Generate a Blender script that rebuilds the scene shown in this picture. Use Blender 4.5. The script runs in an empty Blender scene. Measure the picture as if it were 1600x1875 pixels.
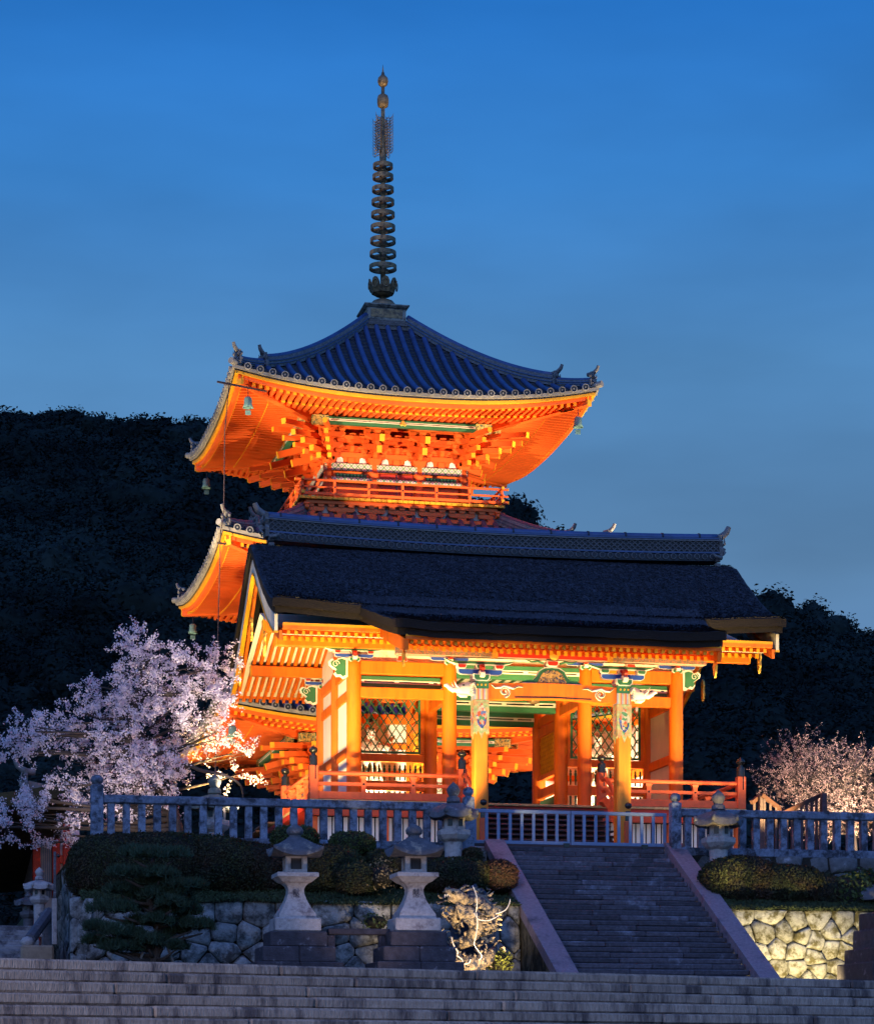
import bpy, math, random
import numpy as np
from mathutils import Vector, Matrix, noise

random.seed(7); RNG = np.random.default_rng(7)
SC = bpy.context.scene
COL = SC.collection
PI = math.pi

# ---------------------------------------------------------------- camera
YAW = math.radians(12.43)
SN, CS = math.sin(YAW), math.cos(YAW)
EYE = 1.6
cd = bpy.data.cameras.new('camera')
cam = bpy.data.objects.new('camera', cd); COL.objects.link(cam)
cam.location = (0, 0, EYE)
cam.rotation_euler = (math.radians(90), 0, -YAW)
cd.sensor_fit = 'HORIZONTAL'; cd.sensor_width = 36.0
cd.lens = 99.0
cd.shift_y = 0.6328
cd.clip_start = 0.5; cd.clip_end = 3000
SC.camera = cam

# ---------------------------------------------------------------- sky, sun, exposure
def s2l(c):
    return tuple(((x/255)/12.92 if x/255 <= .04045 else ((x/255+.055)/1.055)**2.4) for x in c)
W = bpy.data.worlds.new('World'); SC.world = W; W.use_nodes = True
nt = W.node_tree; nt.nodes.clear()
wo = nt.nodes.new('ShaderNodeOutputWorld'); bg = nt.nodes.new('ShaderNodeBackground')
sky = nt.nodes.new('ShaderNodeTexSky'); sky.sky_type = 'NISHITA'; sky.sun_disc = False
sky.sun_elevation = math.radians(-1.5); sky.sun_rotation = math.radians(200)
sky.ozone_density = 3.0
tc = nt.nodes.new('ShaderNodeTexCoord'); sp = nt.nodes.new('ShaderNodeSeparateXYZ')
nt.links.new(tc.outputs['Generated'], sp.inputs[0])
rp = nt.nodes.new('ShaderNodeValToRGB')
stops = [(0.0, (76, 104, 142)), (.13, (84, 118, 158)), (.20, (89, 131, 172)), (.28, (78, 133, 185)), (.345, (54, 124, 194)), (.405, (34, 110, 190)), (.6, (20, 90, 172)), (1.0, (14, 66, 142))]
while len(rp.color_ramp.elements) < len(stops): rp.color_ramp.elements.new(.5)
for e, (p, c) in zip(rp.color_ramp.elements, stops):
    e.position = p; e.color = (*s2l(c), 1)
nt.links.new(sp.outputs['Z'], rp.inputs[0])
# thin uneven high haze
nz = nt.nodes.new('ShaderNodeTexNoise'); nz.inputs['Scale'].default_value = 5.0; nz.inputs['Detail'].default_value = 4
mp = nt.nodes.new('ShaderNodeMapping'); mp.inputs['Scale'].default_value = (1, 1, 3.5)
nt.links.new(tc.outputs['Generated'], mp.inputs[0]); nt.links.new(mp.outputs[0], nz.inputs['Vector'])
mr = nt.nodes.new('ShaderNodeMapRange'); mr.inputs[1].default_value = .3; mr.inputs[2].default_value = .75; mr.inputs[3].default_value = .84; mr.inputs[4].default_value = 1.15
nt.links.new(nz.outputs[0], mr.inputs[0])
# the western half of the sky (behind the camera) still holds the afterglow
dt = nt.nodes.new('ShaderNodeVectorMath'); dt.operation = 'DOT_PRODUCT'; dt.inputs[1].default_value = (-.2, -.97, 0)
nt.links.new(tc.outputs['Generated'], dt.inputs[0])
mw = nt.nodes.new('ShaderNodeMapRange'); mw.interpolation_type = 'SMOOTHSTEP'
mw.inputs[1].default_value = -.6; mw.inputs[2].default_value = 1.0; mw.inputs[3].default_value = 1.0; mw.inputs[4].default_value = 2.6
nt.links.new(dt.outputs['Value'], mw.inputs[0])
m1 = nt.nodes.new('ShaderNodeMath'); m1.operation = 'MULTIPLY'
nt.links.new(mr.outputs[0], m1.inputs[0]); nt.links.new(mw.outputs[0], m1.inputs[1])
vs = nt.nodes.new('ShaderNodeVectorMath'); vs.operation = 'SCALE'
nt.links.new(rp.outputs[0], vs.inputs[0]); nt.links.new(m1.outputs[0], vs.inputs['Scale'])
va = nt.nodes.new('ShaderNodeVectorMath'); va.operation = 'MULTIPLY_ADD'; va.inputs[1].default_value = (.06, .06, .06)
nt.links.new(sky.outputs[0], va.inputs[0]); nt.links.new(vs.outputs[0], va.inputs[2])
nt.links.new(va.outputs[0], bg.inputs[0]); nt.links.new(bg.outputs[0], wo.inputs[0])
bg.inputs[1].default_value = 1.04

sl = bpy.data.lights.new('afterglow', 'SUN'); sl.energy = 0.34; sl.angle = math.radians(70); sl.color = (1.0, .80, .86)
so = bpy.data.objects.new('afterglow', sl); COL.objects.link(so)
so.rotation_euler = (math.radians(50), 0, math.radians(-20))

vw = SC.view_settings
SC.display_settings.display_device = 'sRGB'
vw.view_transform = 'Standard'; vw.look = 'None'; vw.exposure = 0; vw.gamma = 1; vw.use_curve_mapping = False
SC.render.engine = 'CYCLES'
cy = SC.cycles
cy.use_denoising = True; cy.max_bounces = 5; cy.diffuse_bounces = 3; cy.glossy_bounces = 2; cy.transmission_bounces = 3
cy.transparent_max_bounces = 4; cy.sample_clamp_indirect = 4; cy.caustics_reflective = False; cy.caustics_refractive = False
try: cy.use_light_tree = True
except Exception: pass

def spot(loc, aim, power, color, size_deg, blend=.5, rad=.15, name='floodlight_beam'):
    l = bpy.data.lights.new(name, 'SPOT'); l.energy = power; l.color = color
    l.spot_size = math.radians(size_deg); l.spot_blend = blend; l.shadow_soft_size = rad
    o = bpy.data.objects.new(name, l); COL.objects.link(o); o.location = loc
    o.rotation_euler = (Vector(aim)-Vector(loc)).to_track_quat('-Z', 'Y').to_euler()
    return o
WARM = (1.0, .70, .26); WARM2 = (1.0, .76, .46)
# floodlights on the paving in front of the gate, tilted up over the veranda rail
for x, ax, pw in ((10.6, 13.6, 3900), (13.2, 14.4, 3900), (14.9, 15.8, 2600), (18.7, 18.7, 3600), (22.6, 21.6, 2600), (24.4, 22.9, 3900), (26.1, 23.9, 3900)):
    spot((x, 67.2, 7.95), (ax, 71.6, 14.4), pw, WARM, 64, .55)
# two on the lower terrace, throwing over the fence onto the porch
spot((14.9, 57.6, 3.2), (17.2, 69.5, 12.7), 7000, WARM, 21, .6)
spot((23.0, 57.6, 3.2), (20.4, 69.5, 12.7), 7000, WARM, 21, .6)
for x in (13.6, 23.6): spot((x, 67.25, 7.95), (x, 72.0, 8.5), 170, (1.0, .86, .84), 110, .9)
spot((8.8, 71.0, 8.1), (12.2, 77.5, 15.0), 7500, WARM, 80, .8)
# inside the two alcoves and under the passage
for x in (15.0, 22.4): spot((x, 76.15, 9.75), (x, 77.6, 12.2), 1900, WARM2, 130, .9, .08)
spot((18.7, 73.8, 9.7), (18.7, 76.5, 13.5), 210, WARM, 120, .9, .08)
# pagoda floodlights, standing on the ground left, right and in front of it
spot((1.0, 80.0, 9.0), (14.0, 89.0, 24.5), 40000, WARM2, 42)
spot((0.0, 94.0, 9.0), (13.0, 92.0, 22.0), 16000, WARM2, 60)
spot((35.5, 79.0, 9.0), (21.5, 89.0, 24.5), 42000, WARM2, 42)
spot((-8.0, 67.0, 9.0), (17.0, 88.6, 24.6), 95000, WARM2, 14)
spot((40.0, 66.5, 9.3), (19.0, 88.6, 24.6), 80000, WARM2, 14)
spot((9.0, 82.5, 8.2), (14.0, 88.0, 13.5), 3000, WARM2, 100)
spot((18.0, 82.0, 8.2), (18.0, 88.0, 13.0), 2600, WARM2, 100)
spot((26.0, 82.5, 8.2), (21.0, 87.0, 14.0), 3000, WARM2, 100)
# garden floodlights: wall right of the stairs, dragon, blossoms, right cherry
spot((23.4, 59.2, 3.1), (23.9, 62.5, 4.1), 2800, (1.0, .78, .34), 104, 1)
spot((10.9, 54.2, 3.1), (11.0, 58.0, 6.6), 300, (1.0, .78, .70), 64, .7)
spot((-5.0, 74.0, 9.0), (18.0, 91.7, 36.5), 26000, WARM2, 17, .9)
spot((27.5, 90.5, 8.2), (24.0, 93.0, 14.0), 3500, WARM2, 110)
spot((14.3, 57.0, 3.1), (14.1, 60.4, 5.0), 1700, (1.0, .74, .42), 58, .7)
spot((9.9, 68.0, 8.0), (8.3, 72.2, 13.9), 3600, (1.0, .86, .70), 50, .9)
spot((5.5, 68.6, 8.0), (6.4, 72.5, 11.0), 520, (1.0, .82, .70), 100, .9)
spot((30.5, 71.5, 8.0), (29.3, 75.0, 10.4), 5200, (1.0, .76, .48), 100, .9)
# street lamp standing left of the camera at the foot of the broad steps
spot((-9.0, 17.0, 7.5), (-1.0, 31.0, 2.4), 5200, (1.0, .76, .58), 80, 1, .25, 'street_lamp_beam')


# ---------------------------------------------------------------- survey: photo pixel (1600 wide) at a world Y plane -> point
def at(px, py, Y):
    k = (px-800)/4400
    X = Y*(SN+k*CS)/(CS-k*SN)
    d = X*SN+Y*CS
    return Vector((X, Y, EYE+(1950-py)*d/4400))

# ---------------------------------------------------------------- materials
MT = {}
def mat(name, col, rough=.6, var=.2, scale=2.0, bump=.15, bscale=None, metal=0.0, col2=None, c2lo=.5, c2hi=.62, c2scale=None, stretch=(1, 1, 1), rnd=0.0, spec=.35, detail=6, trans=0.0, tint_rand=False):
    if name in MT: return MT[name]
    m = bpy.data.materials.new(name); m.use_nodes = True; MT[name] = m
    t = m.node_tree; N = t.nodes; L = t.links
    b = N['Principled BSDF']; b.inputs['Roughness'].default_value = rough; b.inputs['Metallic'].default_value = metal
    b.inputs['Specular IOR Level'].default_value = spec
    g = N.new('ShaderNodeNewGeometry')
    mpn = N.new('ShaderNodeMapping'); mpn.inputs['Scale'].default_value = stretch
    L.new(g.outputs['Position'], mpn.inputs[0])
    n1 = N.new('ShaderNodeTexNoise'); n1.inputs['Scale'].default_value = scale; n1.inputs['Detail'].default_value = detail; n1.inputs['Roughness'].default_value = .65
    L.new(mpn.outputs[0], n1.inputs['Vector'])
    r = N.new('ShaderNodeMapRange'); r.inputs[1].default_value = .28; r.inputs[2].default_value = .72
    r.inputs[3].default_value = 1-var; r.inputs[4].default_value = 1+var
    L.new(n1.outputs[0], r.inputs[0])
    last = None
    rgb = N.new('ShaderNodeRGB'); rgb.outputs[0].default_value = (*col, 1); last = rgb.outputs[0]
    if col2 is not None:
        n2 = N.new('ShaderNodeTexNoise'); n2.inputs['Scale'].default_value = c2scale or scale*.45; n2.inputs['Detail'].default_value = 7; n2.inputs['Roughness'].default_value = .7
        L.new(mpn.outputs[0], n2.inputs['Vector'])
        r2 = N.new('ShaderNodeMapRange'); r2.inputs[1].default_value = c2lo; r2.inputs[2].default_value = c2hi
        L.new(n2.outputs[0], r2.inputs[0])
        mx = N.new('ShaderNodeMix'); mx.data_type = 'RGBA'
        L.new(r2.outputs[0], mx.inputs[0]); L.new(last, mx.inputs[6]); mx.inputs[7].default_value = (*col2, 1)
        last = mx.outputs[2]
    fac = r.outputs[0]
    if rnd > 0:
        oi = N.new('ShaderNodeObjectInfo'); r3 = N.new('ShaderNodeMapRange'); r3.inputs[3].default_value = 1-rnd; r3.inputs[4].default_value = 1+rnd
        L.new(oi.outputs['Random'], r3.inputs[0])
        mm = N.new('ShaderNodeMath'); mm.operation = 'MULTIPLY'; L.new(fac, mm.inputs[0]); L.new(r3.outputs[0], mm.inputs[1]); fac = mm.outputs[0]
    if tint_rand:
        r4 = N.new('ShaderNodeMapRange'); r4.inputs[3].default_value = .6; r4.inputs[4].default_value = 1.45
        L.new(g.outputs['Random Per Island'], r4.inputs[0])
        mm = N.new('ShaderNodeMath'); mm.operation = 'MULTIPLY'; L.new(fac, mm.inputs[0]); L.new(r4.outputs[0], mm.inputs[1]); fac = mm.outputs[0]
    sc_ = N.new('ShaderNodeVectorMath'); sc_.operation = 'SCALE'; L.new(last, sc_.inputs[0]); L.new(fac, sc_.inputs['Scale'])
    L.new(sc_.outputs[0], b.inputs['Base Color'])
    if bump > 0:
        n3 = N.new('ShaderNodeTexNoise'); n3.inputs['Scale'].default_value = bscale or scale*5; n3.inputs['Detail'].default_value = 5
        L.new(mpn.outputs[0], n3.inputs['Vector'])
        bp = N.new('ShaderNodeBump'); bp.inputs['Strength'].default_value = min(1, bump*2); bp.inputs['Distance'].default_value = .03
        L.new(n3.outputs[0], bp.inputs['Height']); L.new(bp.outputs[0], b.inputs['Normal'])
    if trans > 0:
        tl = N.new('ShaderNodeBsdfTranslucent'); L.new(sc_.outputs[0], tl.inputs[0])
        ms = N.new('ShaderNodeMixShader'); ms.inputs[0].default_value = trans
        L.new(b.outputs[0], ms.inputs[1]); L.new(tl.outputs[0], ms.inputs[2])
        L.new(ms.outputs[0], N['Material Output'].inputs[0])
    return m

VERM = mat('vermilion_paint', (.78, .125, .016), .5, .10, 1.2, .03, 9, rnd=.06, col2=(.66, .10, .014), c2lo=.45, c2hi=.7)
ORANGE = mat('gate_vermilion_paint', (.80, .165, .008), .5, .14, 2.0, .10, 30, rnd=.08, col2=(.60, .095, .008), c2lo=.48, c2hi=.72, stretch=(2.5, 2.5, .35))
YEL = mat('yellow_end_paint', (.78, .36, .015), .5, .15, 3, .03, rnd=.08)
WHITEP = mat('white_plaster', (.78, .74, .68), .8, .08, 2, .05)
CREAM = mat('weathered_white_paint', (.72, .66, .56), .7, .2, 1.5, .05, col2=(.38, .30, .20), c2lo=.55, c2hi=.75, c2scale=2.5)
GREEN = mat('green_paint', (.03, .15, .075), .5, .12, 3, .02, rnd=.05)
DGREEN = mat('dark_green_paint', (.02, .09, .04), .5, .12, 3, .02)
BLUEP = mat('blue_paint', (.02, .07, .40), .5, .1, 3, .02)
REDP = mat('deep_red_paint', (.42, .025, .012), .5, .15, 3, .02)
DARKP = mat('black_lacquer', (.012, .012, .014), .25, .2, 3, .0, spec=.5)
GOLD = mat('gilt_metal', (.70, .42, .08), .4, .3, 9, .2, metal=.6)
TILE = mat('blue_grey_roof_tile', (.038, .072, .185), .38, .35, 1.6, .12, 8, rnd=.12, spec=.5, col2=(.05, .06, .09), c2lo=.6, c2hi=.8)
TILEEND = mat('pale_roof_tile_end', (.26, .25, .24), .7, .25, 6, .2, rnd=.2)
TILEDK = mat('dark_roof_tile', (.022, .025, .034), .5, .3, 3, .3, 14)
ORN = mat('ornament_tile', (.16, .155, .16), .55, .4, 7, .5, 16)
BARK = mat('cypress_bark_thatch', (.020, .023, .036), .9, .6, 5, 1.0, 14, col2=(.060, .058, .070), c2lo=.50, c2hi=.62, c2scale=11)
BARKEDGE = mat('bark_edge_layers', (.014, .010, .009), .85, .5, 5, .8, 18, stretch=(1, 1, 9), col2=(.055, .034, .022), c2lo=.62, c2hi=.78, c2scale=3)
BRONZE = mat('weathered_bronze', (.26, .175, .09), .5, .45, 5, .2, metal=.45, col2=(.06, .05, .045), c2lo=.45, c2hi=.65, c2scale=6)
VERDI = mat('verdigris_bronze', (.13, .25, .24), .7, .3, 8, .2)
BRKT = mat('stacked_flat_tile', (.14, .125, .12), .8, .5, 5, .6, 14, stretch=(1, 1, 6))
STONE = mat('granite', (.27, .265, .285), .85, .28, 5, .5, 28, rnd=.12, col2=(.085, .08, .095), c2lo=.47, c2hi=.60, c2scale=1.6)
STEPST = mat('stained_step_granite', (.33, .265, .225), .85, .35, 26, .6, 60, rnd=.12, col2=(.095, .075, .075), c2lo=.47, c2hi=.62, c2scale=2.6, stretch=(1, 1, .22))
STAIRST = mat('dark_stair_granite', (.078, .072, .092), .85, .45, 9, .5, 40, rnd=.35, col2=(.17, .17, .22), c2lo=.56, c2hi=.66, c2scale=1.1)
FENCEST = mat('lichened_fence_stone', (.18, .215, .30), .85, .35, 10, .5, 30, rnd=.22, col2=(.045, .05, .07), c2lo=.46, c2hi=.60, c2scale=3.2)
WALLST = mat('rough_wall_stone', (.25, .25, .25), .9, .30, 7, .7, 22, rnd=.20, col2=(.05, .05, .05), c2lo=.44, c2hi=.60, c2scale=2.6)
JOINT = mat('dark_joint_earth', (.025, .022, .018), .95, .4, 6, .5)
CURB = mat('pink_granite_kerb', (.23, .18, .215), .8, .25, 12, .3, 40, col2=(.09, .08, .11), c2lo=.52, c2hi=.66, c2scale=1.3)
LANT = mat('lantern_granite', (.40, .36, .36), .85, .25, 12, .4, 40, col2=(.17, .14, .15), c2lo=.52, c2hi=.66, c2scale=2.4)
LANTDK = mat('dark_lantern_granite', (.11, .11, .13), .85, .35, 8, .5, 30, col2=(.25, .26, .30), c2lo=.60, c2hi=.68, c2scale=4)
PEDST = mat('dark_pedestal_stone', (.055, .048, .062), .85, .4, 6, .5, 30, rnd=.15, col2=(.19, .18, .21), c2lo=.60, c2hi=.70, c2scale=3)
EARTH = mat('mossy_earth', (.05, .05, .022), .95, .4, 3, .5, 20)
MOSSW = mat('mossy_side_wall', (.10, .085, .055), .95, .6, 4, .9, 9, col2=(.02, .02, .012), c2lo=.45, c2hi=.55, c2scale=2.2, stretch=(1, 1, .6))
IRONB = mat('blue_painted_rail', (.15, .215, .36), .5, .15, 6, .15)
DKWOOD = mat('dark_wood', (.07, .045, .05), .7, .3, 3, .3, 20, stretch=(.3, 4, 4), rnd=.15)
FLOORW = mat('floor_edge_wood', (.50, .33, .14), .7, .3, 4, .2, rnd=.1)
HEDGE = mat('clipped_hedge_leaves', (.036, .045, .015), .7, .45, 1.6, 0, col2=(.040, .022, .013), c2lo=.45, c2hi=.6, c2scale=.8, tint_rand=True, trans=.2)
HEDGEG = mat('green_shrub_leaves', (.05, .075, .02), .6, .4, 3, 0, tint_rand=True, trans=.25)
HEDGEIN = mat('hedge_inner_twigs', (.012, .011, .008), .9, .3, 3, 0)
PINE = mat('pine_needles', (.036, .066, .038), .6, .35, 2, 0, tint_rand=True, trans=.2)
TWIG = mat('dark_bark', (.06, .045, .04), .85, .4, 6, .5, 20)
BLOS = mat('pale_pink_blossom', (.86, .74, .80), .7, .10, 2, 0, tint_rand=False, trans=.35)
BUDS = mat('dusky_pink_buds', (.58, .40, .37), .7, .3, 2, 0, tint_rand=True, trans=.3)
FOREST = mat('forest_leaves', (.013, .022, .022), .95, .75, .05, 0, spec=.05)
FORESTK = mat('forest_floor', (.005, .009, .008), .95, .4, .1, 0)
GRASS = mat('short_grass', (.04, .055, .022), .8, .4, 3, 0, tint_rand=True, trans=.2)
DRAG = mat('weathered_driftwood_bronze', (.34, .26, .17), .6, .6, 14, 1.0, 26, col2=(.03, .035, .06), c2lo=.46, c2hi=.56, c2scale=6)
WIRE = mat('pale_whisker_metal', (.70, .66, .62), .4, .1, 5, 0)

# ---------------------------------------------------------------- mesh builder
class MB:
    def __init__(s): s.v = []; s.f = []; s.mi = []
    def add(s, vs, fs, mi=0):
        o = len(s.v); s.v.extend(tuple(v) for v in vs); s.f.extend(tuple(i+o for i in f) for f in fs); s.mi.extend([mi]*len(fs)); return s
    def box(s, a, b, mi=0):
        x0, y0, z0 = a; x1, y1, z1 = b
        return s.add([(x0,y0,z0),(x1,y0,z0),(x1,y1,z0),(x0,y1,z0),(x0,y0,z1),(x1,y0,z1),(x1,y1,z1),(x0,y1,z1)],
              [(3,2,1,0),(4,5,6,7),(0,1,5,4),(1,2,6,5),(2,3,7,6),(3,0,4,7)], mi)
    def cbox(s, a, b, c=.02, mi=0):
        """box with chamfered edges"""
        lo = Vector(a); hi = Vector(b); P = []; idx = {}
        for i in (0,1):
            for j in (0,1):
                for k in (0,1):
                    for ax in range(3):
                        p = [ (lo,hi)[q][n] for n, q in enumerate((i,j,k)) ]
                        for n, q in enumerate((i,j,k)):
                            if n != ax: p[n] += c if q == 0 else -c
                        idx[(i,j,k,ax)] = len(P); P.append(p)
        F = []
        for ax in range(3):
            o1, o2 = [n for n in range(3) if n != ax]
            for q in (0,1):
                r = []
                for (u, w) in ((0,0),(1,0),(1,1),(0,1)):
                    key = [0,0,0]; key[ax] = q; key[o1] = u; key[o2] = w; r.append(idx[(*key, ax)])
                if (q == 1) != (ax == 1): F.append(r)
                else: F.append(r[::-1])
        for ax in range(3):      # edge running along ax between faces o1,o2
            o1, o2 = [n for n in range(3) if n != ax]
            for u in (0,1):
                for w in (0,1):
                    k0 = [0,0,0]; k0[o1] = u; k0[o2] = w; k1 = list(k0); k1[ax] = 1
                    F.append([idx[(*k0,o1)], idx[(*k1,o1)], idx[(*k1,o2)], idx[(*k0,o2)]])
        for i in (0,1):
            for j in (0,1):
                for k in (0,1): F.append([idx[(i,j,k,0)], idx[(i,j,k,1)], idx[(i,j,k,2)]])
        cen = (lo+hi)/2; G = []
        for f in F:
            p = [Vector(P[i]) for i in f]; n = (p[1]-p[0]).cross(p[2]-p[0]); m = sum(p, Vector())/len(p)
            G.append(f if n.dot(m-cen) > 0 else f[::-1])
        return s.add(P, G, mi)
    def worn(s, a):
        s.v = [(p[0]+random.uniform(-a, a), p[1]+random.uniform(-a, a), p[2]+random.uniform(-a, a)) for p in s.v]; return s
    def hexa(s, lo4, hi4, mi=0):
        return s.add(list(lo4)+list(hi4), [(3,2,1,0),(4,5,6,7),(0,1,5,4),(1,2,6,5),(2,3,7,6),(3,0,4,7)], mi)
    def beam(s, a, b, w, h, mi=0, up=(0,0,1), w1=None, h1=None):
        a = Vector(a); b = Vector(b); d = (b-a).normalized(); u = Vector(up)
        sd = d.cross(u).normalized(); u2 = sd.cross(d).normalized()
        w1 = w if w1 is None else w1; h1 = h if h1 is None else h1
        q = lambda p, ww, hh: [p-sd*ww/2-u2*hh/2, p+sd*ww/2-u2*hh/2, p+sd*ww/2+u2*hh/2, p-sd*ww/2+u2*hh/2]
        A = q(a, w, h); B = q(b, w1, h1)
        return s.add(A+B, [(0,1,2,3),(7,6,5,4),(4,5,1,0),(5,6,2,1),(6,7,3,2),(7,4,0,3)], mi)
    def tube(s, pts, rad, n=8, mi=0, cap=True, up=(0,0,1), sq=1.0):
        pts = [Vector(p) for p in pts]; m = len(pts)
        if not hasattr(rad, '__len__'): rad = [rad]*m
        V = []; pu = None
        for i, p in enumerate(pts):
            d = (pts[min(i+1, m-1)]-pts[max(i-1, 0)]).normalized()
            if pu is None:
                u = Vector(up) if abs(d.dot(Vector(up))) < .95 else Vector((1,0,0))
            else: u = pu
            sd = d.cross(u).normalized(); u = sd.cross(d).normalized(); pu = u
            for k in range(n):
                t = 2*PI*k/n
                V.append(p+(sd*math.cos(t)+u*math.sin(t)*sq)*rad[i])
        F = [(i*n+k, i*n+(k+1)%n, (i+1)*n+(k+1)%n, (i+1)*n+k) for i in range(m-1) for k in range(n)]
        if cap: F += [tuple(range(n))[::-1], tuple((m-1)*n+k for k in range(n))]
        return s.add(V, F, mi)
    def lathe(s, prof, c=(0,0,0), n=16, mi=0, rot=0.0, capt=True, capb=True):
        V = []; m = len(prof)
        for r, z in prof:
            for k in range(n):
                t = rot+2*PI*k/n; V.append((c[0]+r*math.cos(t), c[1]+r*math.sin(t), c[2]+z))
        F = [(i*n+k, i*n+(k+1)%n, (i+1)*n+(k+1)%n, (i+1)*n+k) for i in range(m-1) for k in range(n)]
        if capb: F.append(tuple(range(n))[::-1])
        if capt: F.append(tuple((m-1)*n+k for k in range(n)))
        return s.add(V, F, mi)
    def sqlathe(s, prof, c=(0,0,0), mi=0):      # square section: prof = half-side, z
        q = math.sqrt(2)
        return s.lathe([(r*q, z) for r, z in prof], c, 4, mi, rot=PI/4)
    def prism(s, poly, a, b, axis='Y', mi=0):
        """poly 2-D outline; axis Y: poly=(x,z); axis X: poly=(y,z); axis Z: poly=(x,y)"""
        n = len(poly)
        def P(p, t): return (p[0], t, p[1]) if axis == 'Y' else ((t, p[0], p[1]) if axis == 'X' else (p[0], p[1], t))
        V = [P(p, a) for p in poly]+[P(p, b) for p in poly]
        F = [tuple(range(n)), tuple(range(2*n-1, n-1, -1))]+[(i, n+i, n+(i+1)%n, (i+1)%n) for i in range(n)]
        return s.add(V, F, mi)
    def grid(s, fn, nu, nv, mi=0, flip=False):
        V = [fn(i/nu, j/nv) for j in range(nv+1) for i in range(nu+1)]
        w = nu+1; F = [(j*w+i, j*w+i+1, (j+1)*w+i+1, (j+1)*w+i) for j in range(nv) for i in range(nu)]
        if flip: F = [f[::-1] for f in F]
        return s.add(V, F, mi)
    def xf(s, M, start=0):
        s.v[start:] = [tuple(M @ Vector(p)) for p in s.v[start:]]; return s
    def mesh(s, name, mats, smooth=False, fix=True):
        me = bpy.data.meshes.new(name); me.from_pydata(s.v, [], s.f)
        if not isinstance(mats, (list, tuple)): mats = [mats]
        for m in mats: me.materials.append(m)
        if len(mats) > 1: me.polygons.foreach_set('material_index', s.mi)
        if smooth is True: me.polygons.foreach_set('use_smooth', [True]*len(me.polygons))
        elif smooth:      # angle in degrees
            me.polygons.foreach_set('use_smooth', [True]*len(me.polygons))
            me.set_sharp_from_angle(angle=math.radians(smooth))
        me.update(); return me

WL = {}
def wl(o): return WL.get(o.name, Vector((0,0,0)))
def put(o, parent, w):
    WL[o.name] = Vector(w); COL.objects.link(o)
    if parent is not None: o.parent = parent; o.location = Vector(w)-wl(parent)
    else: o.location = w
    return o
def thing(name, label, cat, loc=(0,0,0), group=None):
    o = bpy.data.objects.new(name, None); o['label'] = label; o['category'] = cat
    o.empty_display_size = .3
    if group: o['group'] = group
    return put(o, None, loc)
def part(name, mb, mats, parent=None, smooth=False, label=None, stuff=False, kind=None):
    """vertices of mb in world coordinates; object origin moves to their centre"""
    a = np.array(mb.v); c = (a.min(0)+a.max(0))/2; c[2] = a[:,2].min(); mb.v = [tuple(r) for r in (a-c)]
    o = bpy.data.objects.new(name, mb.mesh(name, mats, smooth)); put(o, parent, tuple(c))
    if label: o['label'] = label
    if stuff: o['kind'] = 'stuff'
    if kind: o['kind'] = kind
    return o
def solo(name, mb, mats, label, cat, group=None, smooth=False):
    o = part(name, mb, mats, None, smooth); o['label'] = label; o['category'] = cat
    if group: o['group'] = group
    return o
def struct(name, mb, mats, smooth=False):
    return part(name, mb, mats, None, smooth, kind='structure')
def ins(name, me, parent, w, rot=(0,0,0), scale=(1,1,1), stuff=False):
    o = bpy.data.objects.new(name, me); put(o, parent, w); o.rotation_euler = rot; o.scale = scale
    if stuff: o['kind'] = 'stuff'
    return o
def copy_thing(src, loc, label, rotz=None, scale=None):
    """copy a thing with its parts and sub-parts"""
    r = src.copy(); COL.objects.link(r); r.location = loc; r['label'] = label
    if rotz is not None: r.rotation_euler = (0, 0, rotz)
    if scale is not None: r.scale = scale
    for ch in list(src.children):
        c = ch.copy(); COL.objects.link(c); c.parent = r
        for g in list(ch.children):
            d = g.copy(); COL.objects.link(d); d.parent = c
    return r
def np_mesh(name, V, F4, m, smooth=False):
    me = bpy.data.meshes.new(name); V = np.asarray(V, dtype=np.float32); F4 = np.asarray(F4, dtype=np.int32)
    k = F4.shape[1]
    me.vertices.add(len(V)); me.vertices.foreach_set('co', V.ravel())
    me.loops.add(F4.size); me.loops.foreach_set('vertex_index', F4.ravel())
    me.polygons.add(len(F4)); me.polygons.foreach_set('loop_start', np.arange(0, F4.size, k, dtype=np.int32))
    me.polygons.foreach_set('loop_total', np.full(len(F4), k, dtype=np.int32))
    if smooth: me.polygons.foreach_set('use_smooth', np.ones(len(F4), dtype=bool))
    me.materials.append(m); me.update(calc_edges=True); return me
def leaf_cards(P, size, aspect=1.6, normals=None, spread=1.0, rng=RNG):
    """one small bent quad per point; returns V, F"""
    n = len(P); d = rng.normal(size=(n,3))
    if normals is not None: d = normals*1.0+d*spread
    d /= np.linalg.norm(d, axis=1)[:,None]+1e-9
    r = rng.normal(size=(n,3)); u = np.cross(d, r); u /= np.linalg.norm(u, axis=1)[:,None]+1e-9
    w = np.cross(d, u)
    sz = (size*(.6+.8*rng.random(n)))[:,None] if np.isscalar(size) else size[:,None]
    a = u*sz*aspect/2; b = w*sz/2
    V = np.stack([P-a, P-b*.9+d*sz*.12, P+a, P+b*.9+d*sz*.12], 1).reshape(-1,3)
    F = np.arange(4*n).reshape(n,4)
    return V, F
def shade_arm(L, H, c=.35):
    """outline (x,z) of a boat-shaped bracket arm, length L, height H"""
    h = L/2; q = H*c*2.2
    return [(-h, H), (-h, H*.45), (-h+q*.25, H*.2), (-h+q*.7, H*.04), (-h+q, 0), (h-q, 0), (h-q*.7, H*.04), (h-q*.25, H*.2), (h, H*.45), (h, H)][::-1]

# ================================================================ GROUND, HILLS
UZ = 7.80      # upper terrace
TZ = 2.95      # lower terrace
mb = MB(); mb.grid(lambda u, v: ((u-.5)*2400, (v-.35)*2400, 0.0), 4, 4)
struct('ground', mb, EARTH)

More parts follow.
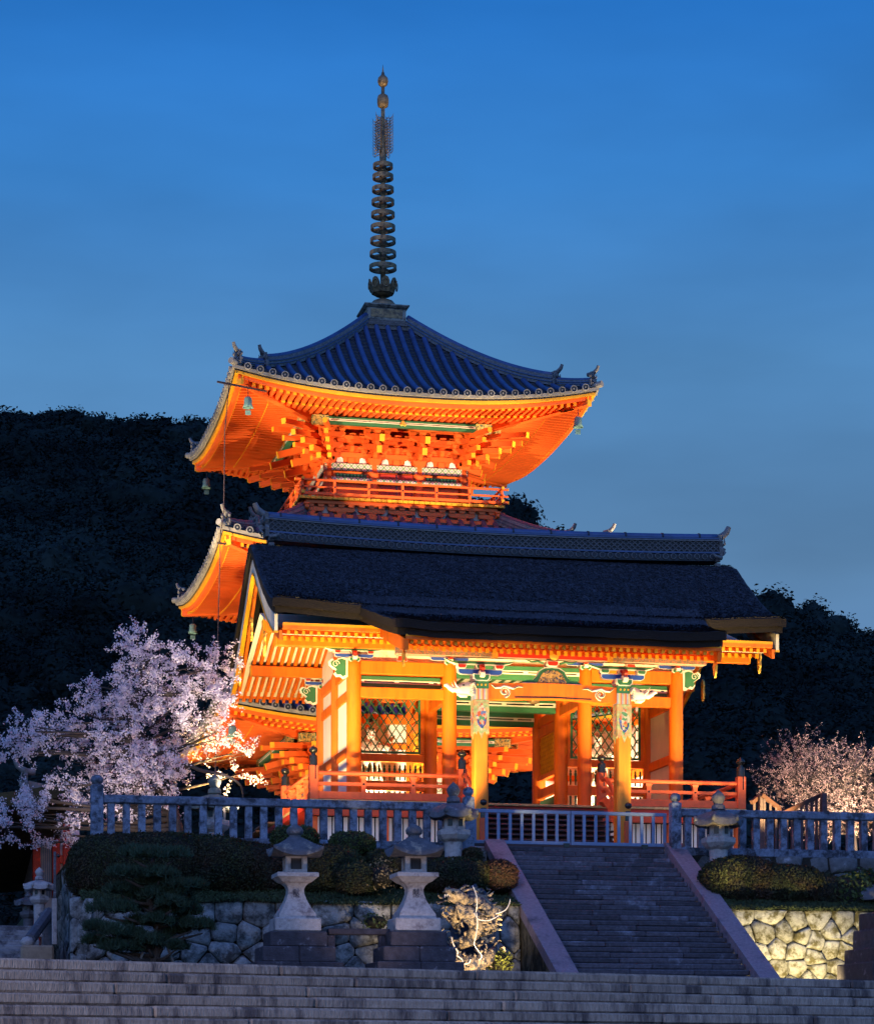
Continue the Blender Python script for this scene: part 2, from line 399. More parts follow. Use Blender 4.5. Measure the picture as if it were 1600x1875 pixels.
SA = math.radians(20.6)                      # the broad steps lie turned against the gate
SU = Vector((math.cos(SA), math.sin(SA), 0)); SW = Vector((math.sin(SA), -math.cos(SA), 0))
r0, d0 = -800/4400*30.4, 30.4
SO = Vector((r0*CS+d0*SN, d0*CS-r0*SN, 0))
def st(u, w, z): p = SO+SU*u+SW*w; return (p.x, p.y, z)
# lower terrace sheet behind the broad steps
mb = MB()
far = [(80, 64), (-60, 64)]
mb.add([st(-22, -.3, TZ-.012), st(40, -.3, TZ-.012), (90, 64.5, TZ-.012), (-70, 64.5, TZ-.012),
        st(-22, -.3, -.5), st(40, -.3, -.5), (90, 64.5, -.5), (-70, 64.5, -.5)],
       [(0,1,2,3), (4,5,1,0), (5,6,2,1), (7,4,0,3)])
struct('lower_terrace', mb, JOINT)
steps_root = thing('broad_stone_steps', 'broad flight of stained granite steps across the bottom of the picture', 'steps', st(0, 0, 0))
for k in range(19):
    z1 = TZ-.155*k; u = -12-random.random()*2; w1 = .335*k
    while u < 26:
        L = random.uniform(2.6, 5.0); dz = random.uniform(-.004, .004); dw = random.uniform(-.008, .008)
        m = MB(); m.cbox((u+.004, -w1-dw, z1-.148), (u+L-.004, -w1+.36+.02, z1+dz), .028); m.worn(.004)
        m.v = [st(p[0], -p[1], p[2]) for p in m.v]
        if k < 9: part('step_block', m, STEPST, steps_root)
        else:
            if u < -11.9: acc = MB()
            acc.add(m.v, m.f)
        u += L
    if k >= 9: part('lower_step', acc, STEPST, steps_root)

# upper terrace: body of earth with a top sheet
mb = MB(); mb.box((4.75, 67.0, 0), (60, 112, UZ-.01)); struct('upper_terrace', mb, EARTH)
# slope between the walls, left and right of the stairs
def bank(name, x0, x1):
    m = MB()
    def f(u, v):
        x = x0+(x1-x0)*u; y = 62.62+4.0*v
        return (x, y, 5.86+.95*v**.8+.05*noise.noise(Vector((x, y, 0))*1.3))
    m.grid(f, 40, 12); struct(name, m, EARTH, True)
    n = 9000; P = []
    for i in range(n):
        u, v = random.random(), random.random()**1.8
        p = f(u, v*.55); P.append((p[0], p[1]-.02, p[2]+.03))
    V, F = leaf_cards(np.array(P), .04, 3.5, np.tile([0., -.6, 0.2], (n, 1)), .8)
    o = ins('grass', np_mesh('grass', V, F, GRASS), None, (0,0,0), stuff=True); o['category'] = 'grass'; o['label'] = 'short dry grass on the bank '+('left' if x0 < 10 else 'right')+' of the stone stairs'
bank('bank', 4.4, 16.1); bank('bank_beside_stairs', 22.1, 34)

# ---------------------------------------------------------------- forest hills
def ridge_y(px):
    t = [(-3000, 670), (-900, 705), (0, 742), (160, 762), (380, 786), (900, 946), (960, 962), (1360, 1122), (1600, 1170), (2200, 1290), (5000, 1500)]
    for (a, b), (c, d) in zip(t, t[1:]):
        if px <= c: return b+(d-b)*(px-a)/(c-a)
    return 1500
def hill_z(px, d):
    H = (1950-ridge_y(px))/4400*300*.97
    t = (d-118)/(300-118)
    if t < 0: return 7.0
    if t <= 1: base = 7+(H-7)*(t**.85)
    else: base = H-(t-1)*12
    return base+2.2*noise.noise(Vector((px*.006, d*.03, 0)))*min(1, t*3)
def hill_p(px, d):
    k = (px-800)/4400; r = k*d
    return Vector((r*CS+d*SN, d*CS-r*SN, hill_z(px, d)))
m = MB(); m.grid(lambda u, v: tuple(hill_p(-2600+6800*u, 100+300*v)), 110, 40); struct('hills', m, FORESTK, True)
def crown_mesh(seed, n=2300):
    """lumpy dark body with a fringe of very small leaves"""
    r = np.random.default_rng(seed)
    sub_ = r.normal(size=(9, 3)); sub_ /= np.linalg.norm(sub_, axis=1)[:,None]; sub_[:,2] = np.abs(sub_[:,2])*.9
    def rad(D_): return .62+.42*np.max(np.exp(-((D_[:,None,:]-sub_[None])**2).sum(2)*5.0), axis=1)
    nu, nv = 26, 14
    D_ = np.array([[math.cos(2*PI*i/nu)*math.cos(PI*(j/nv-.5)), math.sin(2*PI*i/nu)*math.cos(PI*(j/nv-.5)), math.sin(PI*(j/nv-.5))] for j in range(nv+1) for i in range(nu)])
    R_ = rad(D_)*(.93+.06*r.normal(size=len(D_))); V0 = D_*R_[:,None]*np.array([1, 1, .9]); F0 = np.array([[j*nu+i, j*nu+(i+1) % nu, (j+1)*nu+(i+1) % nu, (j+1)*nu+i] for j in range(nv) for i in range(nu)])
    P = r.normal(size=(n,3)); P /= np.linalg.norm(P, axis=1)[:,None]; P[:,2] = np.where(P[:,2] < -.3, -P[:,2], P[:,2])
    N = P.copy(); P = P*(rad(P)*(.97+.07*r.normal(size=n)))[:,None]*np.array([1,1,.9])
    V, F = leaf_cards(P, .055, 1.5, N*np.array([1, 1, 1.6]), .7, r)
    return np.concatenate([V0, V]), np.concatenate([F0, F+len(V0)])
crown_objs = []
for sd in (1, 2, 3):
    V, F = crown_mesh(sd); crown_objs.append(bpy.data.objects.new('crown', np_mesh('crown', V, F, FOREST)))
def scatter(name, pts, sizes, src, label):
    me = bpy.data.meshes.new(name); me.from_pydata([tuple(p) for p in pts], [], [])
    a = me.attributes.new('siz', 'FLOAT', 'POINT'); a.data.foreach_set('value', sizes)
    o = bpy.data.objects.new(name, me); COL.objects.link(o); o['kind'] = 'stuff'; o['label'] = label; o['category'] = 'forest'
    ng = bpy.data.node_groups.new(name, 'GeometryNodeTree')
    ng.interface.new_socket('Geometry', in_out='INPUT', socket_type='NodeSocketGeometry'); ng.interface.new_socket('Geometry', in_out='OUTPUT', socket_type='NodeSocketGeometry')
    gi = ng.nodes.new('NodeGroupInput'); go = ng.nodes.new('NodeGroupOutput')
    ip = ng.nodes.new('GeometryNodeInstanceOnPoints'); oi = ng.nodes.new('GeometryNodeObjectInfo')
    oi.inputs['Object'].default_value = src; oi.transform_space = 'ORIGINAL'
    rv = ng.nodes.new('FunctionNodeRandomValue'); rv.data_type = 'FLOAT_VECTOR'; rv.inputs[0].default_value = (0,0,0); rv.inputs[1].default_value = (.3,.3,6.28)
    na = ng.nodes.new('GeometryNodeInputNamedAttribute'); na.data_type = 'FLOAT'; na.inputs[0].default_value = 'siz'
    L = ng.links.new
    L(gi.outputs[0], ip.inputs['Points']); L(oi.outputs['Geometry'], ip.inputs['Instance']); L(rv.outputs[0], ip.inputs['Rotation']); L(na.outputs[0], ip.inputs['Scale']); L(ip.outputs[0], go.inputs[0])
    mod = o.modifiers.new('scatter', 'NODES'); mod.node_group = ng
    return o
pts = [[], [], []]; szs = [[], [], []]
for i in range(6800):
    px = random.uniform(-350, 2050); d = 112+190*random.random()**1.05
    p = hill_p(px, d); s = random.uniform(1.5, 3.4)*(.75+d/500)
    if random.random() < .12: s *= 1.5
    j = random.randrange(3); pts[j].append((p.x, p.y, p.z-.1)); szs[j].append(s)
for i in range(420):                                  # the skyline row
    px = -350+2400*i/420+random.uniform(-3, 3); d = random.uniform(292, 304)
    p = hill_p(px, d); s = random.uniform(1.6, 3.6); j = random.randrange(3); pts[j].append((p.x, p.y, p.z+random.uniform(-.6, 1.8)*random.random())); szs[j].append(s*random.choice((.7, 1, 1, 1.5)))
labs = ['dark evergreen forest covering the hillside behind the pagoda', 'paler broadleaf crowns mixed through the dark hillside forest', 'small round crowns scattered through the dark hillside forest']
for j in range(3): scatter('forest', pts[j], szs[j], crown_objs[j], labs[j])

# ================================================================ CENTRAL STAIRS
SX0, SX1 = 16.7, 21.5
SY0, SZ0 = 66.8, 7.86
RI, TR = .158, .302
stair = thing('stone_staircase', 'long dark stone staircase climbing to the vermilion gate', 'staircase', ((SX0+SX1)/2, 57.4, TZ))
for k in range(31):
    z1 = SZ0-RI*k; y0 = SY0-TR*k; x = SX0
    while x < SX1-.01:
        L = min(random.uniform(1.1, 2.3), SX1-x)
        if SX1-x-L < .4: L = SX1-x
        m = MB(); dy = random.uniform(-.012, .012); dz = random.uniform(-.008, .008)
        m.cbox((x+.004, y0+dy, z1-RI+.012), (x+L-.004, y0+TR+.08, z1+dz), .030); m.worn(.006)
        part('step_stone', m, STAIRST, stair); x += L
m = MB(); sl_ = RI/TR
def sz(y): return SZ0-(SY0-y)*sl_
m.prism([(57.5, 0), (66.45, 0), (66.45, 7.5), (57.5, 2.6)], SX0+.02, SX1-.02, 'X'); part('core', m, JOINT, stair)
for x0, x1 in ((16.12, SX0), (SX1, 22.06)):
    ys = [57.25, 59.0, 61.0, 63.1, 65.0, 66.85]
    for a, b in zip(ys, ys[1:]):
        m = MB(); q = .005
        m.hexa([(x0, a+q, sz(a)-.15), (x1, a+q, sz(a)-.15), (x1, b-q, sz(b)-.15), (x0, b-q, sz(b)-.15)],
               [(x0, a+q, sz(a)+.17), (x1, a+q, sz(a)+.17), (x1, b-q, sz(b)+.17), (x0, b-q, sz(b)+.17)])
        part('kerb_stone', m, CURB, stair)
# left flank of the stairs, mossy masonry
m = MB()
def flank(u, v):
    y = 57.3+(66.8-57.3)*u; zt = sz(y)-.15; z = TZ-.2+(zt-TZ+.2)*v
    return (16.14+.05*noise.noise(Vector((0, y*1.6, z*1.6)))+.04*noise.noise(Vector((0, y*5, z*5))), y, z)
m.grid(flank, 60, 30, flip=True); part('side_masonry', m, MOSSW, stair, True)

# ================================================================ POLYGONAL STONE WALLS
def clip(poly, p, q):
    """keep the side of p against q"""
    mx, my = (p[0]+q[0])/2, (p[1]+q[1])/2; nx, ny = q[0]-p[0], q[1]-p[1]; out = []
    for i in range(len(poly)):
        a, b = poly[i], poly[(i+1) % len(poly)]
        da = (a[0]-mx)*nx+(a[1]-my)*ny; db = (b[0]-mx)*nx+(b[1]-my)*ny
        if da <= 0: out.append(a)
        if (da < 0) != (db < 0) and da != db:
            t = da/(da-db); out.append((a[0]+(b[0]-a[0])*t, a[1]+(b[1]-a[1])*t))
    return out
def stone_cells(W_, H_, rows, wmin, wmax, asp=1.0, jit=.18):
    """rows: list of row heights from the bottom"""
    S = []; z = 0
    for h in rows:
        x = -random.uniform(0, wmin)
        while x < W_:
            w = random.uniform(wmin, wmax)*(1.25 if h == rows[-1] else 1)
            S.append((x+w/2, z+h/2+random.uniform(-jit, jit)*h)); x += w
        z += h
    cells = []
    for i, p in enumerate(S):
        poly = [(0, 0), (W_, 0), (W_, H_), (0, H_)]
        for q in sorted(S, key=lambda q: (q[0]-p[0])**2+(q[1]-p[1])**2)[1:16]:
            poly = clip(poly, p, q)
            if len(poly) < 3: break
        if len(poly) >= 3: cells.append(poly)
    return cells
def stone_wall(root, O, U, N_, W_, H_, rows, wmin, wmax, batter=.12, m_=WALLST, gap=.009, bulge=.07, jit=.2, topcut=None):
    O = Vector(O); U = Vector(U); N_ = Vector(N_)
    for poly in stone_cells(W_, H_, rows, wmin, wmax, jit=jit):
        n = len(poly); cx = sum(p[0] for p in poly)/n; cz = sum(p[1] for p in poly)/n
        r = [(cx+(p[0]-cx)*(1-gap/max(.1, math.hypot(p[0]-cx, p[1]-cz))), cz+(p[1]-cz)*(1-gap/max(.1, math.hypot(p[0]-cx, p[1]-cz)))) for p in poly]
        q = []
        for i in range(n):     # cut the corners
            a, b = r[i], r[(i+1) % n]
            if math.hypot(b[0]-a[0], b[1]-a[1]) < .03: q.append(a); continue
            jt = lambda: random.uniform(-.012, .012)
            q += [(a[0]*.87+b[0]*.13+jt(), a[1]*.87+b[1]*.13+jt()), (a[0]*.13+b[0]*.87+jt(), a[1]*.13+b[1]*.87+jt())]
        n = len(q); V = []; B = bulge*random.uniform(.45, 1.4); tx, tz = random.uniform(-.12, .12), random.uniform(-.12, .12)
        for s_, dep in ((1, -.22), (1, -.02), (.93, B*.5), (.70, B)):
            for p in q:
                x = cx+(p[0]-cx)*s_; z = cz+(p[1]-cz)*s_
                dd = dep+((p[0]-cx)*tx+(p[1]-cz)*tz+random.uniform(-.012, .012) if dep > 0 else 0)
                V.append(O+U*x+Vector((0, 0, z))+N_*(dd-batter*z))
        V.append(O+U*cx+Vector((0, 0, cz))+N_*(B*1.05-batter*cz))
        F = [(j*n+i, j*n+(i+1) % n, (j+1)*n+(i+1) % n, (j+1)*n+i) for j in range(3) for i in range(n)]
        F += [(3*n+i, 3*n+(i+1) % n, 4*n) for i in range(n)]
        mm = MB(); mm.add(V, F)
        if (V[n+1]-V[n]).cross(V[3*n]-V[n]).dot(N_) < 0: mm.f = [f[::-1] for f in mm.f]
        part('stone', mm, m_, root, 50)
lw = thing('retaining_wall', 'lower rubble retaining wall left of the stairs, behind the tall lanterns', 'wall', (10, 62.7, TZ))
stone_wall(lw, (4.1, 62.42, TZ), (1,0,0), (0,-1,0), 12.0, 3.0, [.45, .42, .52, .38, .50, .70], .42, 1.15, bulge=.09)
m = MB(); m.prism([(62.5, TZ-.2), (64.5, TZ-.2), (64.5, 5.8), (62.86, 5.84)], 4.2, 16.1, 'X'); part('wall_core', m, JOINT, lw)
stone_wall(lw, (4.12, 64.6, TZ), (0,-1,0), (-1,0,0), 2.15, 2.95, [.75, .7, .75, .75], .8, 1.2, m_=WALLST, jit=.03)
rw = thing('retaining_wall', 'lower rubble retaining wall right of the stairs, floodlit yellow', 'wall', (26, 62.7, TZ))
stone_wall(rw, (22.05, 62.42, TZ), (1,0,0), (0,-1,0), 9.0, 2.95, [.40, .36, .44, .36, .44, .40, .55], .34, .80, bulge=.10, jit=.42, m_=mat('mossy_wall_stone', (.27,.265,.25), .9, .35, 9, .8, 22, rnd=.28, col2=(.075,.065,.03), c2lo=.46, c2hi=.60, c2scale=3.4))
m = MB(); m.prism([(62.5, TZ-.2), (64.5, TZ-.2), (64.5, 5.8), (62.86, 5.84)], 22.1, 31.5, 'X'); part('wall_core', m, JOINT, rw)
uw = thing('upper_wall', 'dark rubble wall under the stone fence, left of the stairs', 'wall', (10, 66.4, 6.4))
stone_wall(uw, (4.9, 66.42, 6.3), (1,0,0), (0,-1,0), 11.2, 1.42, [.45, .45, .5], .55, 1.0, batter=.05, bulge=.08)
m = MB(); m.box((5.0, 66.44, 6.2), (16.1, 66.9, 7.66)); part('wall_core', m, JOINT, uw)
stone_wall(uw, (4.70, 84.0, 2.9), (0,-1,0), (-1,0,0), 17.6, 4.8, [.8, .8, .8, .8, .8, .8], .9, 1.5, batter=.02)
uw = thing('upper_wall', 'dark rubble wall under the stone fence, right of the stairs', 'wall', (27, 66.4, 6.4))
stone_wall(uw, (22.1, 66.42, 6.3), (1,0,0), (0,-1,0), 12.0, 1.42, [.45, .45, .5], .55, 1.0, batter=.05, bulge=.08, m_=mat('dark_wall_stone', (.12,.12,.13), .9, .35, 6, .7, 22, rnd=.3, col2=(.22,.22,.25), c2lo=.58, c2hi=.68, c2scale=3))
m = MB(); m.box((22.1, 66.44, 6.2), (34, 66.9, 7.66)); part('wall_core', m, JOINT, uw)

# ================================================================ STONE FENCES AND GATE
def fence(label, x0, x1, Y, step=.415, first_post=False, last_post=False, w=.2):
    t = thing('stone_fence', label, 'fence', ((x0+x1)/2, Y, 7.7), 'stone fences along the upper wall')
    x = x0
    while x < x1-.1:                      # sill and coping in long stones
        L = min(random.uniform(2.0, 2.9), x1-x)
        if x1-x-L < .8: L = x1-x
        m = MB(); m.cbox((x+.003, Y-.20, 7.66), (x+L-.003, Y+.20, 7.90), .02); part('sill_stone', m, FENCEST, t)
        m = MB(); m.cbox((x+.003, Y-.15, 8.80), (x+L-.003, Y+.15, 9.03), .03); part('coping_stone', m, FENCEST, t)
        x += L
    n = int((x1-x0)/step); proto = None
    for i in range(n):
        xx = x0+(i+.5)*(x1-x0)/n
        m = MB(); m.cbox((xx-w/2, Y-w/2, 7.899), (xx+w/2, Y+w/2, 8.801), .012)
        if proto is None: proto = part('post', m, FENCEST, t)
        else: ins('post', proto.data, t, (xx, Y, 7.899), scale=(random.uniform(.96, 1.04), 1, 1))
    return t
def newel(t, x, Y, w=.30, z0=7.66, z1=9.22, m_=FENCEST):
    m = MB(); m.cbox((x-w/2, Y-w/2, z0), (x+w/2, Y+w/2, z1), .02); p = part('newel_post', m, m_, t)
    m = MB(); m.lathe([(w*.34, 0), (w*.32, .05), (w*.45, .07), (w*.52, .12), (w*.52, .17), (w*.44, .23), (w*.25, .27), (w*.06, .285)], (x, Y, z1), 16); part('cap', m, m_, p, True)
f1 = fence('lichened stone fence left of the iron gate, above the long hedge', 5.27, 15.45, 66.62)
newel(f1, 5.1, 66.62, .34, 7.66, 9.3); newel(f1, 15.6, 66.62)
f2 = fence('lichened stone fence right of the iron gate, running to the right edge', 21.92, 34.5, 66.62)
newel(f2, 21.76, 66.62, .30, 7.66, 9.2, FENCEST)
# return of the left fence going back from the corner post
g = thing('barrier_gate', 'blue-grey barred barrier gate closing the head of the stone stairs', 'gate', (18.7, 66.9, 7.9))
for a, b in ((15.8, 18.68), (18.70, 21.58)):
    m = MB(); m.cbox((a, 66.86, 8.82), (b, 66.94, 8.92), .01); part('top_rail', m, IRONB, g)
    m = MB(); m.cbox((a, 66.86, 7.93), (b, 66.94, 8.03), .01); part('bottom_rail', m, IRONB, g)
    n = 9
    for i in range(n):
        xx = a+.05+(b-a-.1)*i/(n-1)
        m = MB(); m.cbox((xx-.045, 66.87, 8.03), (xx+.045, 66.93, 8.82), .008); part('bar', m, IRONB, g)
m = MB(); m.box((15.8, 66.82, 7.86), (21.58, 66.98, 7.93)); part('sill_track', m, DKWOOD, g)
for xx in (18.55, 20.9, 16.5):
    m = MB(); m.box((xx-.09, 66.80, 7.86), (xx+.09, 66.86, 7.98)); part('latch', m, DARKP, g)
# landing paving behind the gate
m = MB(); m.box((11, 66.9, 7.70), (27, 71.4, 7.815)); struct('paving', m, STONE)

# ================================================================ GATE
CX = [13.46, 16.48, 20.85, 23.87]; CY = [73.0, 75.8, 78.6]
FZ = 9.6; ZT = 14.1; KY = 68.9; KX = [16.48, 20.85]
gate = thing('temple_gate', 'vermilion two-level temple gate with dark bark roof at the head of the stairs', 'temple gate', (18.66, 75.8, UZ))
G = gate
def brocade():
    m = bpy.data.materials.new('painted_brocade'); m.use_nodes = True; t = m.node_tree; b = t.nodes['Principled BSDF']; b.inputs['Roughness'].default_value = .5
    g = t.nodes.new('ShaderNodeNewGeometry'); v = t.nodes.new('ShaderNodeTexVoronoi'); v.inputs['Scale'].default_value = 13
    t.links.new(g.outputs['Position'], v.inputs['Vector'])
    s = t.nodes.new('ShaderNodeSeparateColor'); t.links.new(v.outputs['Color'], s.inputs[0])
    r = t.nodes.new('ShaderNodeValToRGB'); r.color_ramp.interpolation = 'CONSTANT'
    st_ = [(0, (.40,.33,.26)), (.22, (.55,.10,.04)), (.38, (.10,.16,.42)), (.52, (.60,.52,.40)), (.68, (.08,.26,.14)), (.82, (.45,.36,.30)), (.92, (.62,.30,.06))]
    while len(r.color_ramp.elements) < len(st_): r.color_ramp.elements.new(.5)
    for e, (p, c) in zip(r.color_ramp.elements, st_): e.position = p; e.color = (*c, 1)
    t.links.new(s.outputs[0], r.inputs[0]); t.links.new(r.outputs[0], b.inputs['Base Color']); return m
BROC = brocade()
KWOOD = mat('honey_wood_column', (.80, .26, .02), .5, .14, 1.2, .10, 20, stretch=(3, 3, .35), col2=(.62, .16, .012), c2lo=.45, c2hi=.7)
RAILP = mat('skylit_railing_paint', (.62, .105, .035), .6, .18, 4, .05, rnd=.08, col2=(.50, .22, .16), c2lo=.60, c2hi=.8, c2scale=3)  # pinker tone of the dim, sky-lit railing put into the paint colour

def plaque(poly, y, th, fill, name, parent, k=.84, rim=WHITEP, face=-1):
    """pale-rimmed painted piece, face towards -Y"""
    cx = sum(p[0] for p in poly)/len(poly); cz = sum(p[1] for p in poly)/len(poly)
    xs = [p[0] for p in poly]; zs = [p[1] for p in poly]; w = max(xs)-min(xs); h = max(zs)-min(zs); e = min(w, h)*(1-k)/2
    inn = [(cx+(p[0]-cx)*(1-2*e/w), cz+(p[1]-cz)*(1-2*e/h)) for p in poly]
    m = MB(); m.prism(poly, y, y+th, 'Y', 0); m.prism(inn, y-.012, y+th*.5, 'Y', 1); m.prism(inn, y+th*.5, y+th+.012, 'Y', 1)
    return part(name, m, [rim, fill], parent)
def masu(x, y, z, w, h, fill, parent, dpt=None):
    dpt = dpt or w
    return plaque([(x+w*.36, z), (x+w/2, z+h*.4), (x+w/2, z+h), (x-w/2, z+h), (x-w/2, z+h*.4), (x-w*.36, z)], y-dpt/2, dpt, fill, 'bearing_block', parent, .72)
def arm_poly(x, z, L, H): return [(x+p[0], z+p[1]) for p in shade_arm(L, H)]
def tri_bracket(parent, x, y, z, s=1.0, w=1.30, outx=0):
    """daito + blue arm + three small blocks + green leaf-ended bearer"""
    masu(x, y, z, .50*s, .21*s, GREEN, parent)
    plaque(arm_poly(x, z+.205*s, w*s, .17*s), y-.07, .14, BLUEP, 'bracket_arm', parent, .80)
    for i, q in enumerate((-.42, 0, .42)):
        masu(x+q*w*s, y, z+.375*s, .27*s, .13*s, (REDP, GREEN, REDP)[i] if x < 18 else (GREEN, REDP, GREEN)[i], parent)
    m = MB(); m.prism([(y-.42*s, z+.22*s), (y-.30*s, z+.30*s), (y+.05, z+.30*s), (y+.05, z+.16*s), (y-.28*s, z+.10*s), (y-.40*s, z+.13*s)], x-.07, x+.07, 'X', 0)
    m.prism([(y-.46*s, z+.36*s), (y-.34*s, z+.47*s), (y, z+.47*s), (y, z+.34*s), (y-.36*s, z+.28*s)], x-.055, x+.055, 'X', 1); part('nosing', m, [WHITEP, REDP], parent)
    leaf = [(x-w*.62*s, z+.60*s), (x-w*.80*s, z+.66*s), (x-w*.70*s, z+.57*s), (x-w*.55*s, z+.50*s), (x+w*.55*s, z+.50*s), (x+w*.70*s, z+.57*s), (x+w*.80*s, z+.66*s), (x+w*.62*s, z+.60*s)]
    plaque(leaf[::-1], y-.06, .12, GREEN, 'leaf_bearer', parent, .70)
def cloud(parent, x, y, z, sgn, s=1.0, fill=GREEN):
    pts = [(0, -.30), (.12, -.36), (.22, -.28), (.34, -.30), (.42, -.20), (.36, -.10), (.46, -.02), (.56, .04), (.60, .16), (.50, .24), (.38, .18), (.30, .26), (.16, .30), (0, .26)]
    P = [(x+sgn*p[0]*s, z+p[1]*s) for p in pts]
    plaque(P, y-.09, .18, fill, 'cloud_nosing', parent, .80)
    m = MB(); a = []
    for i in range(16):
        t = i/15*2.6*PI; r = .12*s*(1-i/19); a.append((x+sgn*(.40*s-.02)+r*math.cos(t), y-.115, z+.08*s+r*math.sin(t)))
    m.tube(a, .011, 5); part('curl', m, WHITEP, parent)

# --- columns
for j, y in enumerate(CY):
    for x in CX:
        m = MB(); m.lathe([(.225, 0), (.225, ZT-FZ-.25), (.215, ZT-FZ-.1), (.17, ZT-FZ)], (x, y, FZ), 28); part('column', m, ORANGE, G, 40)
# --- kohai columns
for x in KX:
    m = MB(); m.cbox((x-.215, KY-.215, UZ+.32), (x+.215, KY+.215, 12.88), .045); c = part('porch_column', m, KWOOD, G)
    m = MB(); m.cbox((x-.34, KY-.34, UZ), (x+.34, KY+.34, UZ+.32), .05); part('base_stone', m, STONE, c)
    m = MB(); e = .222
    m.box((x-e, KY-e, 12.66), (x+e, KY+e, 12.885)); part('painted_band', m, GREEN, c)
    for q in (-1, 0, 1):
        m = MB(); m.lathe([(.03, 0), (.03, .012)], (0,0,0), 10); m.xf(Matrix.Translation((x+q*.12, KY-e, 12.77)) @ Matrix.Rotation(PI/2, 4, 'X')); part('painted_dot', m, YEL, c)
    m = MB()
    for i in range(9): m.box((x-e+.004+i*.0487, KY-e-.004, 12.34), (x-e+.004+i*.0487+.040, KY+e+.004, 12.658), i % 3)
    part('painted_stripe', m, [mat('pale_blue_paint', (.35,.42,.60)), mat('pale_gold_paint', (.66,.52,.30)), mat('coral_paint', (.60,.20,.12))], c)
    m = MB()
    for s_ in (0, 1, 2, 3):
        n0 = len(m.v)
        m.prism([(-e, 12.33), (-e, 11.55), (-e*.92, 11.38), (-e*.7, 11.30), (-e*.45, 11.42), (-e*.2, 11.30), (0, 11.18), (e*.2, 11.30), (e*.45, 11.42), (e*.7, 11.30), (e*.92, 11.38), (e, 11.55), (e, 12.33)], -e-.006, -e+.03, 'Y', 0)
        m.prism([(-e*.8, 11.9), (-e*.55, 11.62), (-e*.25, 11.5), (0, 11.4), (e*.25, 11.5), (e*.55, 11.62), (e*.8, 11.9), (0, 12.25)], -e-.011, -e, 'Y', 1)
        m.xf(Matrix.Translation((x, KY, 0)) @ Matrix.Rotation(s_*PI/2, 4, 'Z'), n0)
    part('painted_brocade', m, [mat('pale_green_paint', (.32,.42,.22), .5, .35, 9, .02, col2=(.50,.30,.16), c2lo=.48, c2hi=.55), BROC], c)
    m = MB(); a = [(x-.12, KY-e-.018, 11.74), (x-.09, KY-e-.018, 11.60), (x, KY-e-.018, 11.50), (x+.09, KY-e-.018, 11.60), (x+.12, KY-e-.018, 11.74)]
    m.tube(a, .018, 6); part('painted_swag', m, BLUEP, c)
    tri_bracket(G, x, KY, 12.88, 1.0, 1.35)
# porch beam with scrolls
m = MB(); poly = []; x0, x1 = KX[0]+.21, KX[1]-.21
for i in range(21):
    t = i/20; poly.append((x0+(x1-x0)*t, 12.83+.06*math.sin(PI*t)))
for i in range(21):
    t = 1-i/20; u = min(1, min(t, 1-t)/.12); poly.append((x0+(x1-x0)*t, 12.33+.10*math.sin(PI*t)+(.0 if u >= 1 else (1-u)*.05)))
m.prism(poly[::-1], KY-.15, KY+.15, 'Y'); kb = part('porch_beam', m, ORANGE, G)
m = MB(); m.prism([(17.5, 12.47), (18.66, 12.50), (19.85, 12.47), (19.85, 12.44), (18.66, 12.455), (17.5, 12.43)], KY-.158, KY-.14, 'Y'); part('groove', m, DARKP, kb)
for sx in (0, 1):
    for mm, off, rr in ((WHITEP, -.158, .030), (DARKP, -.172, .016)):
        m = MB(); xx = (x0+.50) if sx == 0 else (x1-.50); sg = 1 if sx == 0 else -1
        a = [(xx+sg*.02, KY+off, 12.42)]
        for i in range(22):
            t = i/21*2.9*PI-PI/2; r = .035+.13*(1-i/21); a.append((xx+sg*r*math.cos(t)*1.05, KY+off, 12.60+r*math.sin(t)))
        m.tube(a, rr, 6)
        b = [(xx-sg*.40, KY+off, 12.80), (xx-sg*.27, KY+off, 12.70), (xx-sg*.13, KY+off, 12.71), (xx-sg*.02, KY+off, 12.76), (xx+sg*.12, KY+off, 12.73), (xx+sg*.26, KY+off, 12.70), (xx+sg*.42, KY+off, 12.77), (xx+sg*.56, KY+off, 12.745)]
        m.tube(b, [rr*.5, rr, rr*1.2, rr*1.3, rr*1.3, rr, rr*.9, rr*.4], 6); part('painted_scroll', m, mm, kb)
# frog-leg strut
xc = 18.66
outer = [(xc-.95, 12.88), (xc-.78, 12.97), (xc-.60, 12.98), (xc-.48, 13.10), (xc-.40, 13.27), (xc-.22, 13.38), (xc, 13.40)]
outer = outer+[(2*xc-p[0], p[1]) for p in outer[::-1][1:]]
inner = [(xc-.46, 12.885), (xc-.40, 13.02), (xc-.30, 13.19), (xc-.14, 13.28), (xc, 13.29)]; inner += [(2*xc-p[0], p[1]) for p in inner[::-1][1:]]
plaque(outer[::-1], KY-.06, .12, GREEN, 'frog_leg_strut', G, .86); 
m = MB(); m.prism(inner[::-1], KY-.10, KY-.05, 'Y'); part('carved_panel', m, mat('gilded_carving', (.42, .26, .10), .5, .7, 18, .9, 22, metal=.4, col2=(.04,.06,.14), c2lo=.5, c2hi=.56, c2scale=11), G)
masu(xc, KY, 13.40, .36, .16, REDP, G)
for xx in (xc-.55, xc+.55):
    sg = 1 if xx > xc else -1
    m = MB(); m.tube([(xc+sg*.25, KY-.03, 13.50), (xc+sg*.42, KY-.03, 13.55), (xc+sg*.62, KY-.03, 13.53), (xc+sg*.80, KY-.03, 13.60)], [.04, .035, .03, .01], 6); part('leaf_scroll', m, GREEN, G)
